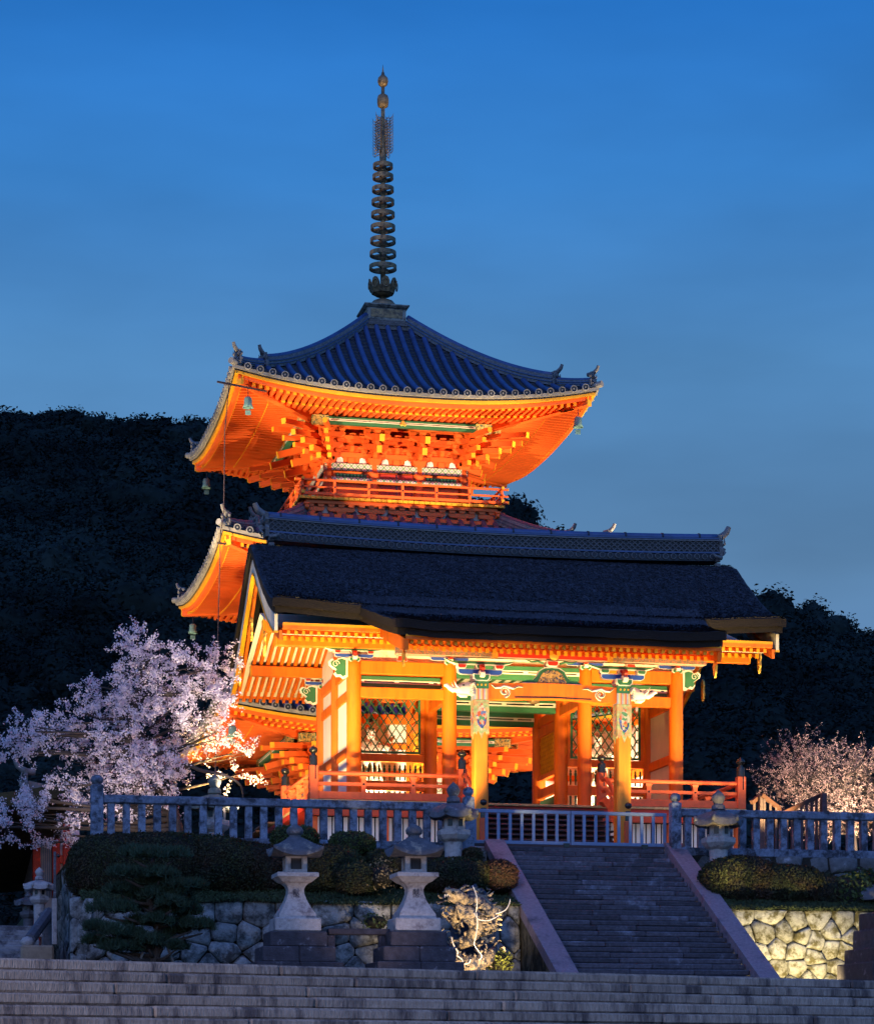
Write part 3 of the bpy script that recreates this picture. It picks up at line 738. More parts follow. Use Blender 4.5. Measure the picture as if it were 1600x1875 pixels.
# porch purlin and decorated boards
m = MB(); m.cbox((13.95, KY-.14, 13.60), (23.45, KY+.14, 13.85), .02); pp = part('porch_purlin', m, mat('painted_purlin', (.17,.16,.13), .6, .4, 18, .1, 40, col2=(.45,.16,.10), c2lo=.5, c2hi=.56, c2scale=22), G)
for a, b in ((16.9, 20.43),):
    m = MB(); m.box((a, KY-.155, 13.62), (b, KY-.142, 13.80)); part('red_panel', m, REDP, pp)
    for q in (a, b):
        m = MB(); m.box((q-.09, KY-.165, 13.58), (q+.09, KY-.157, 13.86)); part('gold_strap', m, GOLD, pp)
m = MB(); m.lathe([(.15, 0), (.15, .02), (.10, .035), (.03, .045)], (0,0,0), 18); m.xf(Matrix.Translation((18.7, KY-.165, 13.72)) @ Matrix.Rotation(PI/2, 4, 'X')); part('gold_boss', m, GOLD, pp)
# white beast-head nosings on the outer faces of the porch columns
def baku(x, y, z, sg):
    m = MB()
    m.tube([(x, y, z), (x+sg*.18, y, z+.02), (x+sg*.38, y, z-.01), (x+sg*.52, y, z-.03)], [.20, .22, .17, .11], 12, sq=.95)
    r = part('beast_head', m, CREAM, G, True)
    m = MB(); m.tube([(x+sg*.48, y, z), (x+sg*.62, y, z-.03), (x+sg*.72, y, z+.03), (x+sg*.80, y, z+.10), (x+sg*.88, y, z+.09)], [.10, .085, .07, .06, .035], 10); part('trunk', m, WHITEP, r, True)
    for q in (-1, 1):
        m = MB(); m.tube([(x+sg*.44, y+q*.12, z-.03), (x+sg*.55, y+q*.16, z+.08), (x+sg*.62, y+q*.17, z+.22)], [.035, .028, .006], 8); part('tusk', m, WIRE, r, True)
        m = MB(); m.tube([(x+sg*.10, y+q*.17, z+.05), (x+sg*.02, y+q*.27, z+.14), (x-sg*.02, y+q*.28, z-.02)], [.05, .09, .03], 8, sq=.4); part('ear', m, CREAM, r, True)
        m = MB(); m.lathe([(.028, -.028), (.04, 0), (.028, .028)], (x+sg*.33, y+q*.145, z+.09), 10); part('eye', m, DARKP, r, True)
    m = MB(); m.tube([(x+sg*.20, y, z-.18), (x+sg*.38, y, z-.20), (x+sg*.50, y, z-.15)], [.12, .09, .03], 8, sq=.6); part('lower_jaw', m, WHITEP, r, True)
    for q in range(5):
        m = MB(); t = q*.5-1; m.tube([(x+sg*.12, y-.17, z+t*.10), (x+sg*.04, y-.235, z+t*.15-.02), (x+sg*.13, y-.24, z+t*.16-.07)], [.04, .05, .012], 6); part('mane_curl', m, CREAM, r, True)
baku(KX[0]-.2, KY, 12.66, -1); baku(KX[1]+.2, KY, 12.66, 1)

# --- beams between the columns
def bm(name, a, b, mt=ORANGE, c=.015, parent=G): m = MB(); m.cbox(a, b, c); return part(name, m, mt, parent)
def stripebeam(x0, x1, y, z0, z1, parent=G):
    b = bm('green_beam', (x0, y-.13, z0), (x1, y+.13, z1), GREEN)
    h = z1-z0
    for f0, f1, mt in ((.36, .64, WHITEP),):
        m = MB(); m.box((x0, y-.138, z0+h*f0), (x1, y-.128, z0+h*f1)); part('white_stripe', m, mt, b)
    x = x0+.1
    m = MB()
    while x < x1-.2: m.box((x, y-.146, z0+h*.46), (min(x+.95, x1-.1), y-.136, z0+h*.54)); x += 1.1
    part('black_line', m, DARKP, b)
for y in (CY[0], CY[2]):
    for a, b in ((0, 1), (2, 3)):
        bm('head_beam', (CX[a]+.19, y-.12, 13.68), (CX[b]-.19, y+.12, 14.08))
        bm('tie_beam', (CX[a]+.19, y-.11, 12.94), (CX[b]-.19, y+.11, 13.27))
stripebeam(CX[1]+.2, CX[2]-.2, CY[0], 13.66, 14.08); stripebeam(CX[1]+.2, CX[2]-.2, CY[1], 13.05, 13.55); stripebeam(CX[1]+.2, CX[2]-.2, CY[2], 13.0, 13.45)
for a, b in ((0, 1), (2, 3)):
    stripebeam(CX[a]+.25, CX[b]-.25, CY[0]+.26, 13.29, 13.66)
    bm('head_beam', (CX[a]+.19, CY[1]-.12, 13.45), (CX[b]-.19, CY[1]+.12, 14.08))
    m = MB(); m.box((CX[a]+.2, CY[0]+.5, 13.64), (CX[b]-.2, CY[1]-.1, 13.67)); part('ceiling', m, WHITEP, G)
    for i in range(8):
        x = CX[a]+.35+i*.33; m = MB(); m.box((x, CY[0]+.5, 13.60), (x+.05, CY[1]-.1, 13.638)); part('ceiling_rib', m, GREEN, G)
for x in CX:           # beams running back through the gate
    for y0, y1 in ((CY[0], CY[1]), (CY[1], CY[2])):
        bm('side_beam', (x-.11, y0+.19, 13.72), (x+.11, y1-.19, 14.06)); bm('side_tie', (x-.10, y0+.19, 12.96), (x+.10, y1-.19, 13.25))
        if x in (CX[0], CX[3]):
            bm('side_tie', (x-.10, y0+.19, 11.2), (x+.10, y1-.19, 11.5)); bm('side_tie', (x-.10, y0+.19, 9.62), (x+.10, y1-.19, 9.85))
            m = MB(); m.box((x-.03, y0+.15, 9.86), (x+.03, y1-.15, 13.71)); part('plaster_panel', m, WHITEP, G)
# side ceilings / passage ceiling
m = MB(); m.box((CX[1]+.2, CY[0]+.2, 14.10), (CX[2]-.2, CY[2]-.2, 14.14)); part('ceiling', m, WHITEP, G)
for i in range(12):
    x = CX[1]+.35+i*.34; m = MB(); m.box((x, CY[0]+.2, 14.04), (x+.06, CY[2]-.2, 14.098)); part('ceiling_rib', m, GREEN, G)
# --- alcove lattices
def lattice(x0, x1, y, z0, z1, dx, dz, rod, mt, parent):
    m = MB(); W_ = x1-x0; H_ = z1-z0; k = dz/dx
    def seg(xa, za, xb, zb, yy): m.beam((xa, yy, za), (xb, yy, zb), .03, rod, up=(0, 0, 1))
    n = int((W_+H_/k)/dx)+1
    for i in range(n+1):
        c = x0-H_/k+i*dx                       # rising rods: x = c + t/k
        t0 = max(0, (x0-c)*k); t1 = min(H_, (x1-c)*k)
        if t1-t0 > .03: seg(c+t0/k, z0+t0, c+t1/k, z0+t1, y); seg(x1+x0-(c+t0/k), z0+t0, x1+x0-(c+t1/k), z0+t1, y+.03)
    return part('lattice', m, mt, parent)
bal = MB(); bal.lathe([(.022, 0), (.026, .12), (.045, .16), (.030, .20), (.034, .30), (.050, .36), (.026, .40), (.040, .44), (.006, .52)], (0,0,0), 8)
bal_me = bal.mesh('baluster', DGREEN, True)
bal2 = MB(); bal2.box((-.028, -.028, 0), (.028, .028, .52)); bal2_me = bal2.mesh('baluster', DGREEN)
for a, b in ((0, 1), (2, 3)):
    x0, x1 = CX[a]+.20, CX[b]-.20; y = CY[1]
    L0, L1 = x0+.10, x1-.14
    fr = bm('alcove_frame', (x0, y-.10, 11.34), (x1, y+.10, 11.58))
    for p, q in (((x0, y-.09, 11.581), (L0, y+.09, 13.449)), ((L1, y-.09, 11.581), (x1, y+.09, 13.449)), ((x0, y-.10, 10.42), (x1, y+.10, 10.72)), ((x0, y-.10, 9.62), (x1, y+.10, 9.85))):
        m = MB(); m.cbox(p, q, .01); part('frame_member', m, ORANGE, fr)
    for p, q in (((L0, y-.11, 11.60), (L1, y-.06, 11.67)), ((L0, y-.11, 13.37), (L1, y-.06, 13.44)), ((L0, y-.112, 11.60), (L0+.07, y-.058, 13.44)), ((L1-.07, y-.112, 11.60), (L1, y-.058, 13.44))):
        m = MB(); m.box(p, q); part('green_border', m, GREEN, fr)
    lattice(L0+.07, L1-.07, y-.04, 11.67, 13.37, .27, .40, .034, GREEN, fr)
    n = int((x1-x0-.2)/.155)
    for i in range(n):
        xx = x0+.12+i*(x1-x0-.24)/(n-1)
        ins('baluster', bal_me, fr, (xx, y-.02, 10.75)); ins('baluster', bal2_me, fr, (xx, y-.02, 9.875))
    # back wall of the alcove
    bw = thing('x', 'x', 'x') if False else G
    m = MB(); m.box((x0, CY[2]-.04, 9.6), (x1, CY[2]+.04, 13.0)); part('back_wall', m, WHITEP, G)
    for z in (11.2, 12.1): bm('wall_rail', (x0, CY[2]-.10, z), (x1, CY[2]-.045, z+.2))
    bm('wall_post', ((x0+x1)/2-.1, CY[2]-.11, 9.62), ((x0+x1)/2+.1, CY[2]-.042, 12.9))
# passage side walls (between middle and back rows)
for x in (CX[1], CX[2]):
    y0, y1 = CY[1]+.2, CY[2]-.2
    for z0, z1 in ((9.62, 9.85), (10.55, 10.85), (12.60, 12.90), (11.15, 11.3)): 
        m = MB(); m.cbox((x-.09, y0, z0), (x+.09, y1, z1), .01); part('passage_rail', m, ORANGE, G)
    m = MB()
    n = 12
    for i in range(n*2):
        for sgn in (1, -1):
            t = (i-n/2)/n*(y1-y0); a0 = y0+t; 
            za, zb = 11.3, 12.6; ya, yb = (a0, a0+.9) if sgn > 0 else (a0+.9, a0)
            f0, f1 = 0, 1
            ymin, ymax = y0, y1
            def at_t(f): return ya+(yb-ya)*f
            fs = [f for f in np.linspace(0, 1, 27) if ymin <= at_t(f) <= ymax]
            if len(fs) > 1: m.beam((x, at_t(fs[0]), za+(zb-za)*fs[0]), (x, at_t(fs[-1]), za+(zb-za)*fs[-1]), .03, .03, up=(1, 0, 0))
    part('lattice', m, YEL, G, stuff=True)
    m = MB(); m.box((x+.02, y0, 11.3), (x+.05, y1, 12.6)); part('lattice_backing', m, REDP, G)
    for i in range(16): ins('baluster', bal2_me, G, (x, y0+.08+i*.15, 9.95))
# --- brackets on the main columns
for x in CX:
    for y in (CY[0], CY[2]): tri_bracket(G, x, y, 14.02, .70, 1.75)
for y, in ((CY[0],), (CY[2],)):
    cloud(G, CX[0]-.2, y, 13.86, -1); cloud(G, CX[3]+.2, y, 13.86, 1)
# mid-bay struts above the head beam, cream panel behind
for a, b in ((0, 1), (2, 3)):
    for y in (CY[0],):
        m = MB(); m.box((CX[a]+.2, y+.02, 14.08), (CX[b]-.2, y+.06, 14.45)); part('plaster_panel', m, CREAM, G)
        xm = (CX[a]+CX[b])/2
        plaque([(xm+.17, 14.09), (xm+.13, 14.27), (xm-.13, 14.27), (xm-.17, 14.09)], y-.09, .1, REDP, 'strut', G); masu(xm, y-.03, 14.27, .30, .14, GREEN, G)
m = MB(); m.box((CX[1]+.2, CY[0]+.02, 14.08), (CX[2]-.2, CY[0]+.06, 14.45)); part('plaster_panel', m, CREAM, G)
# eave purlins
GX0, GX1 = 10.6, 26.75
for y, z0, z1 in ((CY[0], 14.44, 14.78), (CY[2], 14.40, 14.74), (75.8, 15.36, 15.72), ):
    pu = bm('purlin', (11.05, y-.14, z0), (26.3, y+.14, z1), ORANGE, .02)
    for xx, sg in ((11.05, -1), (26.3, 1)):
        m = MB(); m.box((min(xx, xx+sg*.02), y-.15, z0-.01), (max(xx, xx+sg*.02), y+.15, z1+.01)); part('end_plate', m, YEL, pu)
# gable walls
for x in (CX[0], CX[3]):
    m = MB(); m.prism([(73.1, 14.06), (78.5, 14.06), (78.5, 14.72), (75.8, 15.7), (73.1, 14.76)], x-.05, x+.05, 'X'); part('gable_wall', m, WHITEP, G)
    m = MB(); m.cbox((x-.12, 75.6, 14.1), (x+.12, 76.0, 15.36), .02); part('king_post', m, ORANGE, G)
    cloud(G, x-.05, 75.8, 15.0, -1 if x < 18 else 1, .6)

# --- rafters
def rafter_mesh(pts, w, h, tip):
    """pts (y,z) of the underside from the tip inwards"""
    m = MB(); (ya, za), (yb, zb) = pts
    m.hexa([(-w/2, ya, za), (w/2, ya, za), (w/2, yb, zb), (-w/2, yb, zb)] if ya < yb else [(-w/2, yb, zb), (w/2, yb, zb), (w/2, ya, za), (-w/2, ya, za)],
           [(-w/2, ya, za+h), (w/2, ya, za+h), (w/2, yb, zb+h), (-w/2, yb, zb+h)] if ya < yb else [(-w/2, yb, zb+h), (w/2, yb, zb+h), (w/2, ya, za+h), (-w/2, ya, za+h)], 0)
    sg = -1 if ya < yb else 1; e = .006
    m.box((-w/2-e, min(ya, ya+sg*.012), za-e), (w/2+e, max(ya, ya+sg*.012), za+h+e), 1)
    return m.mesh('rafter', [ORANGE, YEL])
def rafter_row(x0, x1, step, base, fly, w=.095, h=.12, stuffy=False):
    mb_, mf = rafter_mesh(base, w, h, 0), rafter_mesh(fly, w*.92, h*.9, 0)
    n = int((x1-x0)/step)
    for i in range(n+1):
        x = x0+i*(x1-x0)/n
        ins('base_rafter', mb_, G, (x, 0, 0)); ins('flying_rafter', mf, G, (x, 0, 0))
rafter_row(11.15, 26.2, .225, [(71.95, 14.44), (75.75, 15.76)], [(71.22, 14.50), (72.6, 14.78)])
rafter_row(11.15, 26.2, .225, [(80.25, 14.15), (75.85, 15.74)], [(81.05, 13.92), (79.6, 14.50)], .10, .13)
rafter_row(14.15, 23.2, .215, [(68.15, 13.62), (71.9, 14.75)], [(67.55, 13.70), (68.9, 13.98)])
# boards over the rafters, eave boards
def slabx(name, x0, x1, pts, th, mt):
    m = MB(); poly = [(y, z) for y, z in pts]+[(y, z+th) for y, z in pts[::-1]]
    m.prism(poly, x0, x1, 'X'); return part(name, m, mt, G)
slabx('soffit_board', 10.95, 26.4, [(71.9, 14.60), (75.8, 15.93), (80.3, 14.31)], .03, WHITEP)
slabx('soffit_board', 10.95, 26.4, [(71.2, 14.63), (72.3, 14.86)], .03, ORANGE)
slabx('soffit_board', 10.95, 26.4, [(79.7, 14.63), (81.1, 14.07)], .03, WHITEP)
slabx('soffit_board', 14.0, 23.4, [(67.6, 13.82), (68.5, 14.0), (71.9, 15.0)], .03, WHITEP)
for y, z, x0, x1, hh in ((71.12, 14.62, 10.95, 26.4, .20), (67.45, 13.80, 13.95, 23.45, .14), (81.05, 14.03, 10.95, 26.4, .2)):
    b = bm('eave_board', (x0, y-.05, z), (x1, y+.05, z+hh), ORANGE, .01)
    m = MB(); m.box((x0, y-.062 if y < 76 else y+.05, z+hh*.6), (x1, y-.051 if y < 76 else y+.062, z+hh)); part('gilt_edge', m, YEL, b)

# --- cypress bark roof
PF = [(70.8, 15.33), (71.6, 15.60), (72.4, 15.96), (73.2, 16.42), (74.0, 16.98), (74.8, 17.54), (75.4, 17.98), (75.8, 18.20), (76.2, 17.98), (76.8, 17.54), (77.6, 16.98), (78.4, 16.36), (79.2, 15.82), (80.2, 15.26), (81.35, 14.78)]
def lerp_pts(P, y):
    for (a, b), (c, d) in zip(P, P[1:]):
        if y <= c: return b+(d-b)*(y-a)/(c-a)
    return P[-1][1]
def smooth_z(P, y, w=.45): return (lerp_pts(P, y-w if y-w > P[0][0] else P[0][0])+2*lerp_pts(P, y)+lerp_pts(P, min(y+w, P[-1][0])))/4
def slab(fn, nu, nv, th, name, mats, jit=.0):
    m = MB(); V = [Vector(fn(i/nu, j/nv)) for j in range(nv+1) for i in range(nu+1)]; w = nu+1; n = len(V)
    for v in V:
        if jit: v.z += jit*noise.noise(v*2.3)+jit*.7*noise.noise(v*9)
    B = [v-Vector((0, 0, th)) for v in V]
    F = [(j*w+i, j*w+i+1, (j+1)*w+i+1, (j+1)*w+i) for j in range(nv) for i in range(nu)]
    m.add(V+B, F, 0); m.f += [tuple(x+n for x in f[::-1]) for f in F]; m.mi += [1]*len(F)
    ring = [i for i in range(w)]+[j*w+nu for j in range(1, nv+1)]+[nv*w+i for i in range(nu-1, -1, -1)]+[j*w for j in range(nv-1, 0, -1)]
    for a, b in zip(ring, ring[1:]+ring[:1]): m.f.append((b, a, a+n, b+n)); m.mi.append(1)
    return part(name, m, mats, G, 45)
def main_top(inset):
    def f(u, v):
        x = GX0+inset+(GX1-GX0-2*inset)*u; y = 70.8+inset+(81.35-70.8-2*inset)*v
        c = abs(u-.5)*2
        lift = .13*max(0, c-.72)/.28*abs(v-.5)*2 + .05*c**2
        z = smooth_z(PF, y, .35)+lift
        if c > .985: z -= .05
        return (x, y, z)
    return f
slab(main_top(0), 64, 60, .25, 'bark_roof', [BARK, BARKEDGE], .03)
f2_ = main_top(.09); slab(lambda u, v: (f2_(u, v)[0], f2_(u, v)[1], f2_(u, v)[2]-.253), 48, 40, .20, 'bark_underlayer', [BARKEDGE, BARKEDGE])
KP = [(67.2, 14.26), (68.0, 14.44), (69.2, 14.77), (70.4, 15.17), (71.4, 15.56), (72.4, 16.00)]
def koh_top(inset):
    def f(u, v):
        fl = .95*v**2.2; x0, x1 = 13.70+inset-fl, 23.68-inset+fl; c = (u-.5)*2
        y = 67.2+inset+(72.3-67.2)*v
        r = .55; ac = abs(c); xx = (x0+x1)/2+(x1-x0)/2*c
        ed = (x1-x0)/2*(1-ac)                 # distance from the side edge
        if ed < r and v < .999: y = y+(1-v)**3*(r-math.sqrt(max(0, r*r-(r-ed)**2)))*.75
        z = smooth_z(KP, min(y, 72.4), .3)+.10*max(0, ac-.8)/.2*(1-v)
        drop = .05*max(0, 1-ed/.35)
        return (xx, y, z-drop+.004)
    return f
slab(koh_top(0), 60, 30, .25, 'porch_bark_roof', [BARK, BARKEDGE], .03)
f3_ = koh_top(.09); slab(lambda u, v: (f3_(u, v)[0], f3_(u, v)[1], f3_(u, v)[2]-.253), 44, 16, .20, 'porch_bark_underlayer', [BARKEDGE, BARKEDGE])
# frayed bark fibres over the thatch
def fibres(fn, n, parent_name, ymax=1.0):
    Vs = []
    for i in range(n):
        u, v = random.uniform(.004, .996), random.uniform(.002, .998)*ymax
        p = Vector(fn(u, v)); q = Vector(fn(u, max(0, v-.012) if v < .5 or ymax < 1 else min(1, v+.012)))
        d = (q-p); d = d.normalized() if d.length > 1e-5 else Vector((0, -1, 0)); L = random.uniform(.05, .13); w = random.uniform(.006, .014)
        a = random.uniform(-.5, .5); sd = Vector((1, a*.3, 0)); up = Vector((0, -.3, 1))*random.uniform(.004, .03); z0 = Vector((0, 0, .022))
        Vs += [p-sd*w+z0-up*.3, p+sd*w+z0-up*.3, p+sd*w+d*L+up+z0+Vector((a*.04,0,0)), p-sd*w+d*L+up+z0+Vector((a*.04,0,0))]
    V = np.array([tuple(v) for v in Vs]); c = V.mean(0); F = np.arange(len(V)).reshape(-1, 4)
    return ins('bark_fibres', np_mesh('bark_fibres', V-c, F, mat('bark_fibre', (.035, .034, .045), .9, .6, 3, 0, tint_rand=True)), G, c, stuff=True)
fibres(main_top(0), 42000, 'main', .56); fibres(koh_top(0), 22000, 'porch')
# curved yellow board under the porch roof corners
for sg, xc_ in ((-1, 13.98), (1, 23.42)):
    m = MB(); m.prism([(67.5, 13.50), (67.45, 13.82), (71.2, 14.92), (71.2, 14.55), (69.5, 14.02), (68.2, 13.66)], xc_-.06, xc_+.06, 'X'); b = part('porch_bargeboard', m, ORANGE, G)
    m = MB(); m.prism([(67.9, 13.62), (67.75, 13.45), (67.80, 13.25), (67.9, 13.08), (68.0, 13.25), (68.05, 13.45)], xc_-.03, xc_+.03, 'X'); part('gilt_pendant', m, GOLD, b)
# --- bargeboards and pendants at both verges
for sg, xv in ((-1, GX0+.16), (1, GX1-.16)):
    for y0, y1 in ((71.15, 75.8), (81.15, 75.8)):
        n = 14; top = []; bot = []
        for i in range(n+1):
            y = y0+(y1-y0)*i/n; z = smooth_z(PF, y, .35)-.46+.1*(abs(y-75.8)/5)**2; top.append((y, z)); bot.append((y, z-.40-.10*(abs(y-75.8)/5)))
        poly = top+bot[::-1]
        if y0 < y1: poly = poly[::-1]
        m = MB(); m.prism(poly, xv-.05, xv+.05, 'X'); hb = part('bargeboard', m, CREAM, G)
        tr = MB(); b2 = [(y, z-.07) for y, z in bot]; poly = bot+b2[::-1]
        tr.prism(poly if y0 > y1 else poly[::-1], xv-.07, xv+.07, 'X'); part('gilt_trim', tr, YEL, hb)
        m = MB(); poly = [(y, z+.01) for y, z in bot]+[(y, z-.28) for y, z in bot[::-1]]
        xi = xv-sg*.14; m.prism(poly, xi-.045, xi+.045, 'X'); part('inner_bargeboard', m, ORANGE, hb)
    for y, z in ((73.0, 14.62), (75.8, 15.55), (78.6, 14.55)):
        xi = xv+sg*.08; pl = [(0, .28), (.10, .20), (.14, .05), (.10, -.08), (.13, -.22), (.06, -.42), (0, -.50)]
        poly = [(y+p[0], z+p[1]) for p in pl]+[(y-p[0], z+p[1]) for p in pl[::-1][1:-1]]
        m = MB(); m.prism(poly, xi-.03, xi+.03, 'X'); q = part('gable_pendant', m, GOLD, G)
        for k in range(5):
            m = MB(); m.tube([(xi-.05, y, z+.16-k*.13), (xi+.05, y, z+.16-k*.13)], .045, 8); part('gilt_boss', m, YEL, q)

# --- tiled ridge
def sag(x): t = (x-18.7)/7.65; return .16*t*t
ridge = MB()
RB = 18.20
def rlayer(name, z0, z1, hw, mt, n=40, x0=11.2, x1=26.2):
    m = MB()
    for i in range(n):
        a = x0+(x1-x0)*i/n; b = x0+(x1-x0)*(i+1)/n
        m.hexa([(a, 75.8-hw, z0+sag(a)), (b, 75.8-hw, z0+sag(b)), (b, 75.8+hw, z0+sag(b)), (a, 75.8+hw, z0+sag(a))],
               [(a, 75.8-hw, z1+sag(a)), (b, 75.8-hw, z1+sag(b)), (b, 75.8+hw, z1+sag(b)), (a, 75.8+hw, z1+sag(a))])
    return part(name, m, mt, G)
rb = rlayer('ridge_course', RB-.12, RB+.10, .34, TILEDK)
rlayer('ridge_course', RB+.14, RB+.19, .30, TILE); rlayer('ridge_wall', RB+.19, RB+.56, .19, TILEDK); rlayer('ridge_course', RB+.56, RB+.60, .26, ORN); rlayer('ridge_course', RB+.62, RB+.66, .24, TILE)
m = MB(); xs = [11.2+15*i/60 for i in range(61)]; m.tube([(x, 75.8, RB+.72+sag(x)) for x in xs], .125, 12); part('ridge_cap', m, TILE, G, True)
for i in range(12):
    x = 11.6+i*1.27; m = MB(); m.tube([(x-.03, 75.8, RB+.72+sag(x)), (x+.03, 75.8, RB+.72+sag(x))], .145, 12); part('cap_band', m, TILEDK, G)
disc = MB(); disc.lathe([(.075, -.03), (.075, 0)], (0,0,0), 14, 1); disc.lathe([(.095, -.06), (.095, .015), (.078, .02), (.078, .0)], (0,0,0), 14, 0, capt=False)
disc.xf(Matrix.Rotation(PI/2, 4, 'X')); disc_me = disc.mesh('ridge_disc', [ORN, TILEDK])
for i in range(55):
    x = 11.35+i*.27
    ins('ridge_disc', disc_me, G, (x, 75.8-.36, RB+.02+sag(x)))
# woven row of small arc tiles in the ridge wall
m = MB()
arc = []
for i in range(7): t = PI*i/6; arc.append((math.cos(t)*.10, math.sin(t)*.10))
for r_ in range(4):
    for i in range(75):
        x = 11.3+i*.20+(.10 if r_ % 2 else 0); z = RB+.20+r_*.085+sag(x); n0 = len(m.v)
        o = [(x+p[0], z+p[1]) for p in arc]; q = [(x+p[0]*.72, z+p[1]*.72) for p in arc]
        for a in range(6):
            V = [(o[a][0], 75.575, o[a][1]), (o[a+1][0], 75.575, o[a+1][1]), (q[a+1][0], 75.575, q[a+1][1]), (q[a][0], 75.575, q[a][1]),
                 (o[a][0], 75.62, o[a][1]), (o[a+1][0], 75.62, o[a+1][1]), (q[a+1][0], 75.62, q[a+1][1]), (q[a][0], 75.62, q[a][1])]
            m.add(V, [(0,1,2,3), (0,4,5,1), (3,2,6,7)])
part('ridge_pattern', m, mat('ridge_pattern_tile', (.11,.105,.11), .6, .4, 8, .1), G, stuff=True)
def horn(parent, base, d, s=1.0, mt=ORN, mt2=ORN):
    """demon tile plate with an upturned horn; d = unit direction along the ridge, outwards"""
    b = Vector(base); d = Vector(d).normalized(); sd = d.cross(Vector((0,0,1))); up = Vector((0,0,1))
    out = [(-.30, -.35), (-.36, -.05), (-.24, .05), (-.34, .22), (-.18, .30), (-.22, .46), (-.06, .40), (0, .52), (.06, .40), (.22, .46), (.18, .30), (.34, .22), (.24, .05), (.36, -.05), (.30, -.35)]
    m = MB(); n = len(out); A = [b+sd*p[0]*s+up*p[1]*s for p in out]; B = [p+d*.12*s for p in A]
    m.add(A+B, [tuple(range(n))[::-1], tuple(range(n, 2*n))]+[(i, (i+1) % n, n+(i+1) % n, n+i) for i in range(n)]); r = part('ridge_end_tile', m, mt, parent)
    m = MB(); pts = [b+up*.36*s-d*.30*s, b+up*.38*s+d*.02*s, b+up*.46*s+d*.20*s, b+up*.60*s+d*.36*s, b+up*.76*s+d*.43*s]
    m.tube(pts, [.12*s, .13*s, .125*s, .11*s, .09*s], 10); m.tube([pts[-1], pts[-1]+(pts[-1]-pts[-2]).normalized()*.03], [.09*s, .09*s], 12); part('ridge_horn', m, mt, parent, 40)
    m = MB()
    for q in (-1, 1):
        m.tube([b+d*.12*s+sd*q*.10*s+up*.10*s, b+d*.24*s+sd*q*.14*s+up*.16*s, b+d*.20*s+sd*q*.22*s+up*.34*s], [.07*s, .05*s, .015*s], 7)
        m.tube([b+d*.12*s+sd*q*.12*s-up*.05*s, b+d*.26*s+sd*q*.10*s-up*.14*s, b+d*.16*s+sd*q*.25*s-up*.26*s], [.08*s, .06*s, .02*s], 7)
    m.tube([b+d*.10*s+up*.05*s, b+d*.27*s-up*.02*s, b+d*.20*s-up*.16*s], [.10*s, .08*s, .04*s], 8)
    part('demon_face', m, mt2, parent, True)
    return r
for sg, xx in ((-1, 11.2), (1, 26.2)):
    zb = RB+sag(xx)
    horn(G, (xx, 75.8, zb+.34), (sg, 0, 0), .95)
    for k in range(4):
        m = MB(); m.cbox((xx-.02 if sg < 0 else xx-.16, 75.45, zb+.02-.17*k-.17), (xx+.16 if sg < 0 else xx+.02, 75.58, zb-.17*k-.02), .02); part('foot_tile', m, ORN, G)
    m = MB(); m.tube([(xx+sg*.02, 75.35, zb-.05), (xx-sg*.18, 75.3, zb-.02), (xx-sg*.30, 75.28, zb+.06)], [.07, .06, .03], 8); part('foot_scroll', m, ORN, G, True)

# --- veranda, skirt, stairs
VX0, VX1, VY0 = 11.8, 25.65, 71.35
m = MB(); m.box((VX0, VY0+.1, 9.36), (VX1, 79.9, 9.52)); part('floor_frame', m, REDP, G)
x = VX0
while x < VX1-.05:
    w_ = min(.285, VX1-x); m = MB(); m.cbox((x+.003, VY0+random.uniform(-.01, .01), 9.525), (x+w_-.003, 73.4, 9.60), .008); part('floor_plank', m, FLOORW, G); x += w_
m = MB(); m.box((VX0, 73.41, 9.525), (VX1, 79.95, 9.60)); part('inner_floor', m, FLOORW, G)
bm('floor_beam', (VX0, VY0+.12, 9.12), (VX1, VY0+.32, 9.355), mat('dull_red_beam', (.50, .06, .02), .6))
m = MB(); m.box((VX0+.2, 72.3, UZ), (16.3, 72.4, 9.36)); m.box((21.1, 72.3, UZ), (VX1-.2, 72.4, 9.36)); part('skirt_backing', m, DARKP, G)
m = MB(); m.cbox((VX0, 71.9, 7.79), (16.35, 72.5, 8.12), .03); part('plinth_stone', m, STONE, G); m = MB(); m.cbox((21.05, 71.9, 7.79), (VX1, 72.5, 8.12), .03); part('plinth_stone', m, STONE, G)
for x0, x1 in ((VX0+.2, 16.4), (21.1, VX1-.1)):
    n = int((x1-x0)/1.5)
    for i in range(n+1):
        xx = x0+i*(x1-x0)/n; bm('skirt_post', (xx-.12, 71.75, 8.12), (xx+.12, 71.99, 9.12), VERM)
        if i < n:
            q = x0+(i+1)*(x1-x0)/n; k = int((q-xx-.3)/.155)
            for j in range(k):
                sx = xx+.19+j*(q-xx-.38)/(k-1); m = MB(); m.box((sx-.062, 71.95, 8.30), (sx+.062, 72.0, 9.12)); part('skirt_slat', m, WHITEP, G)
            m = MB(); m.box((xx+.12, 71.94, 8.13), (q-.12, 72.01, 8.30)); part('skirt_rail', m, WHITEP, G)
for k in range(10):
    z = FZ-.18*(k+1); y = VY0-.26*k
    m = MB(); m.cbox((16.62, y-.30, z-.06), (20.92, y+.0, z), .012); part('wooden_tread', m, DKWOOD, G)
    m = MB(); m.box((16.66, y-.04, z-.18), (20.88, y-.0, z-.061)); part('riser', m, DKWOOD, G)
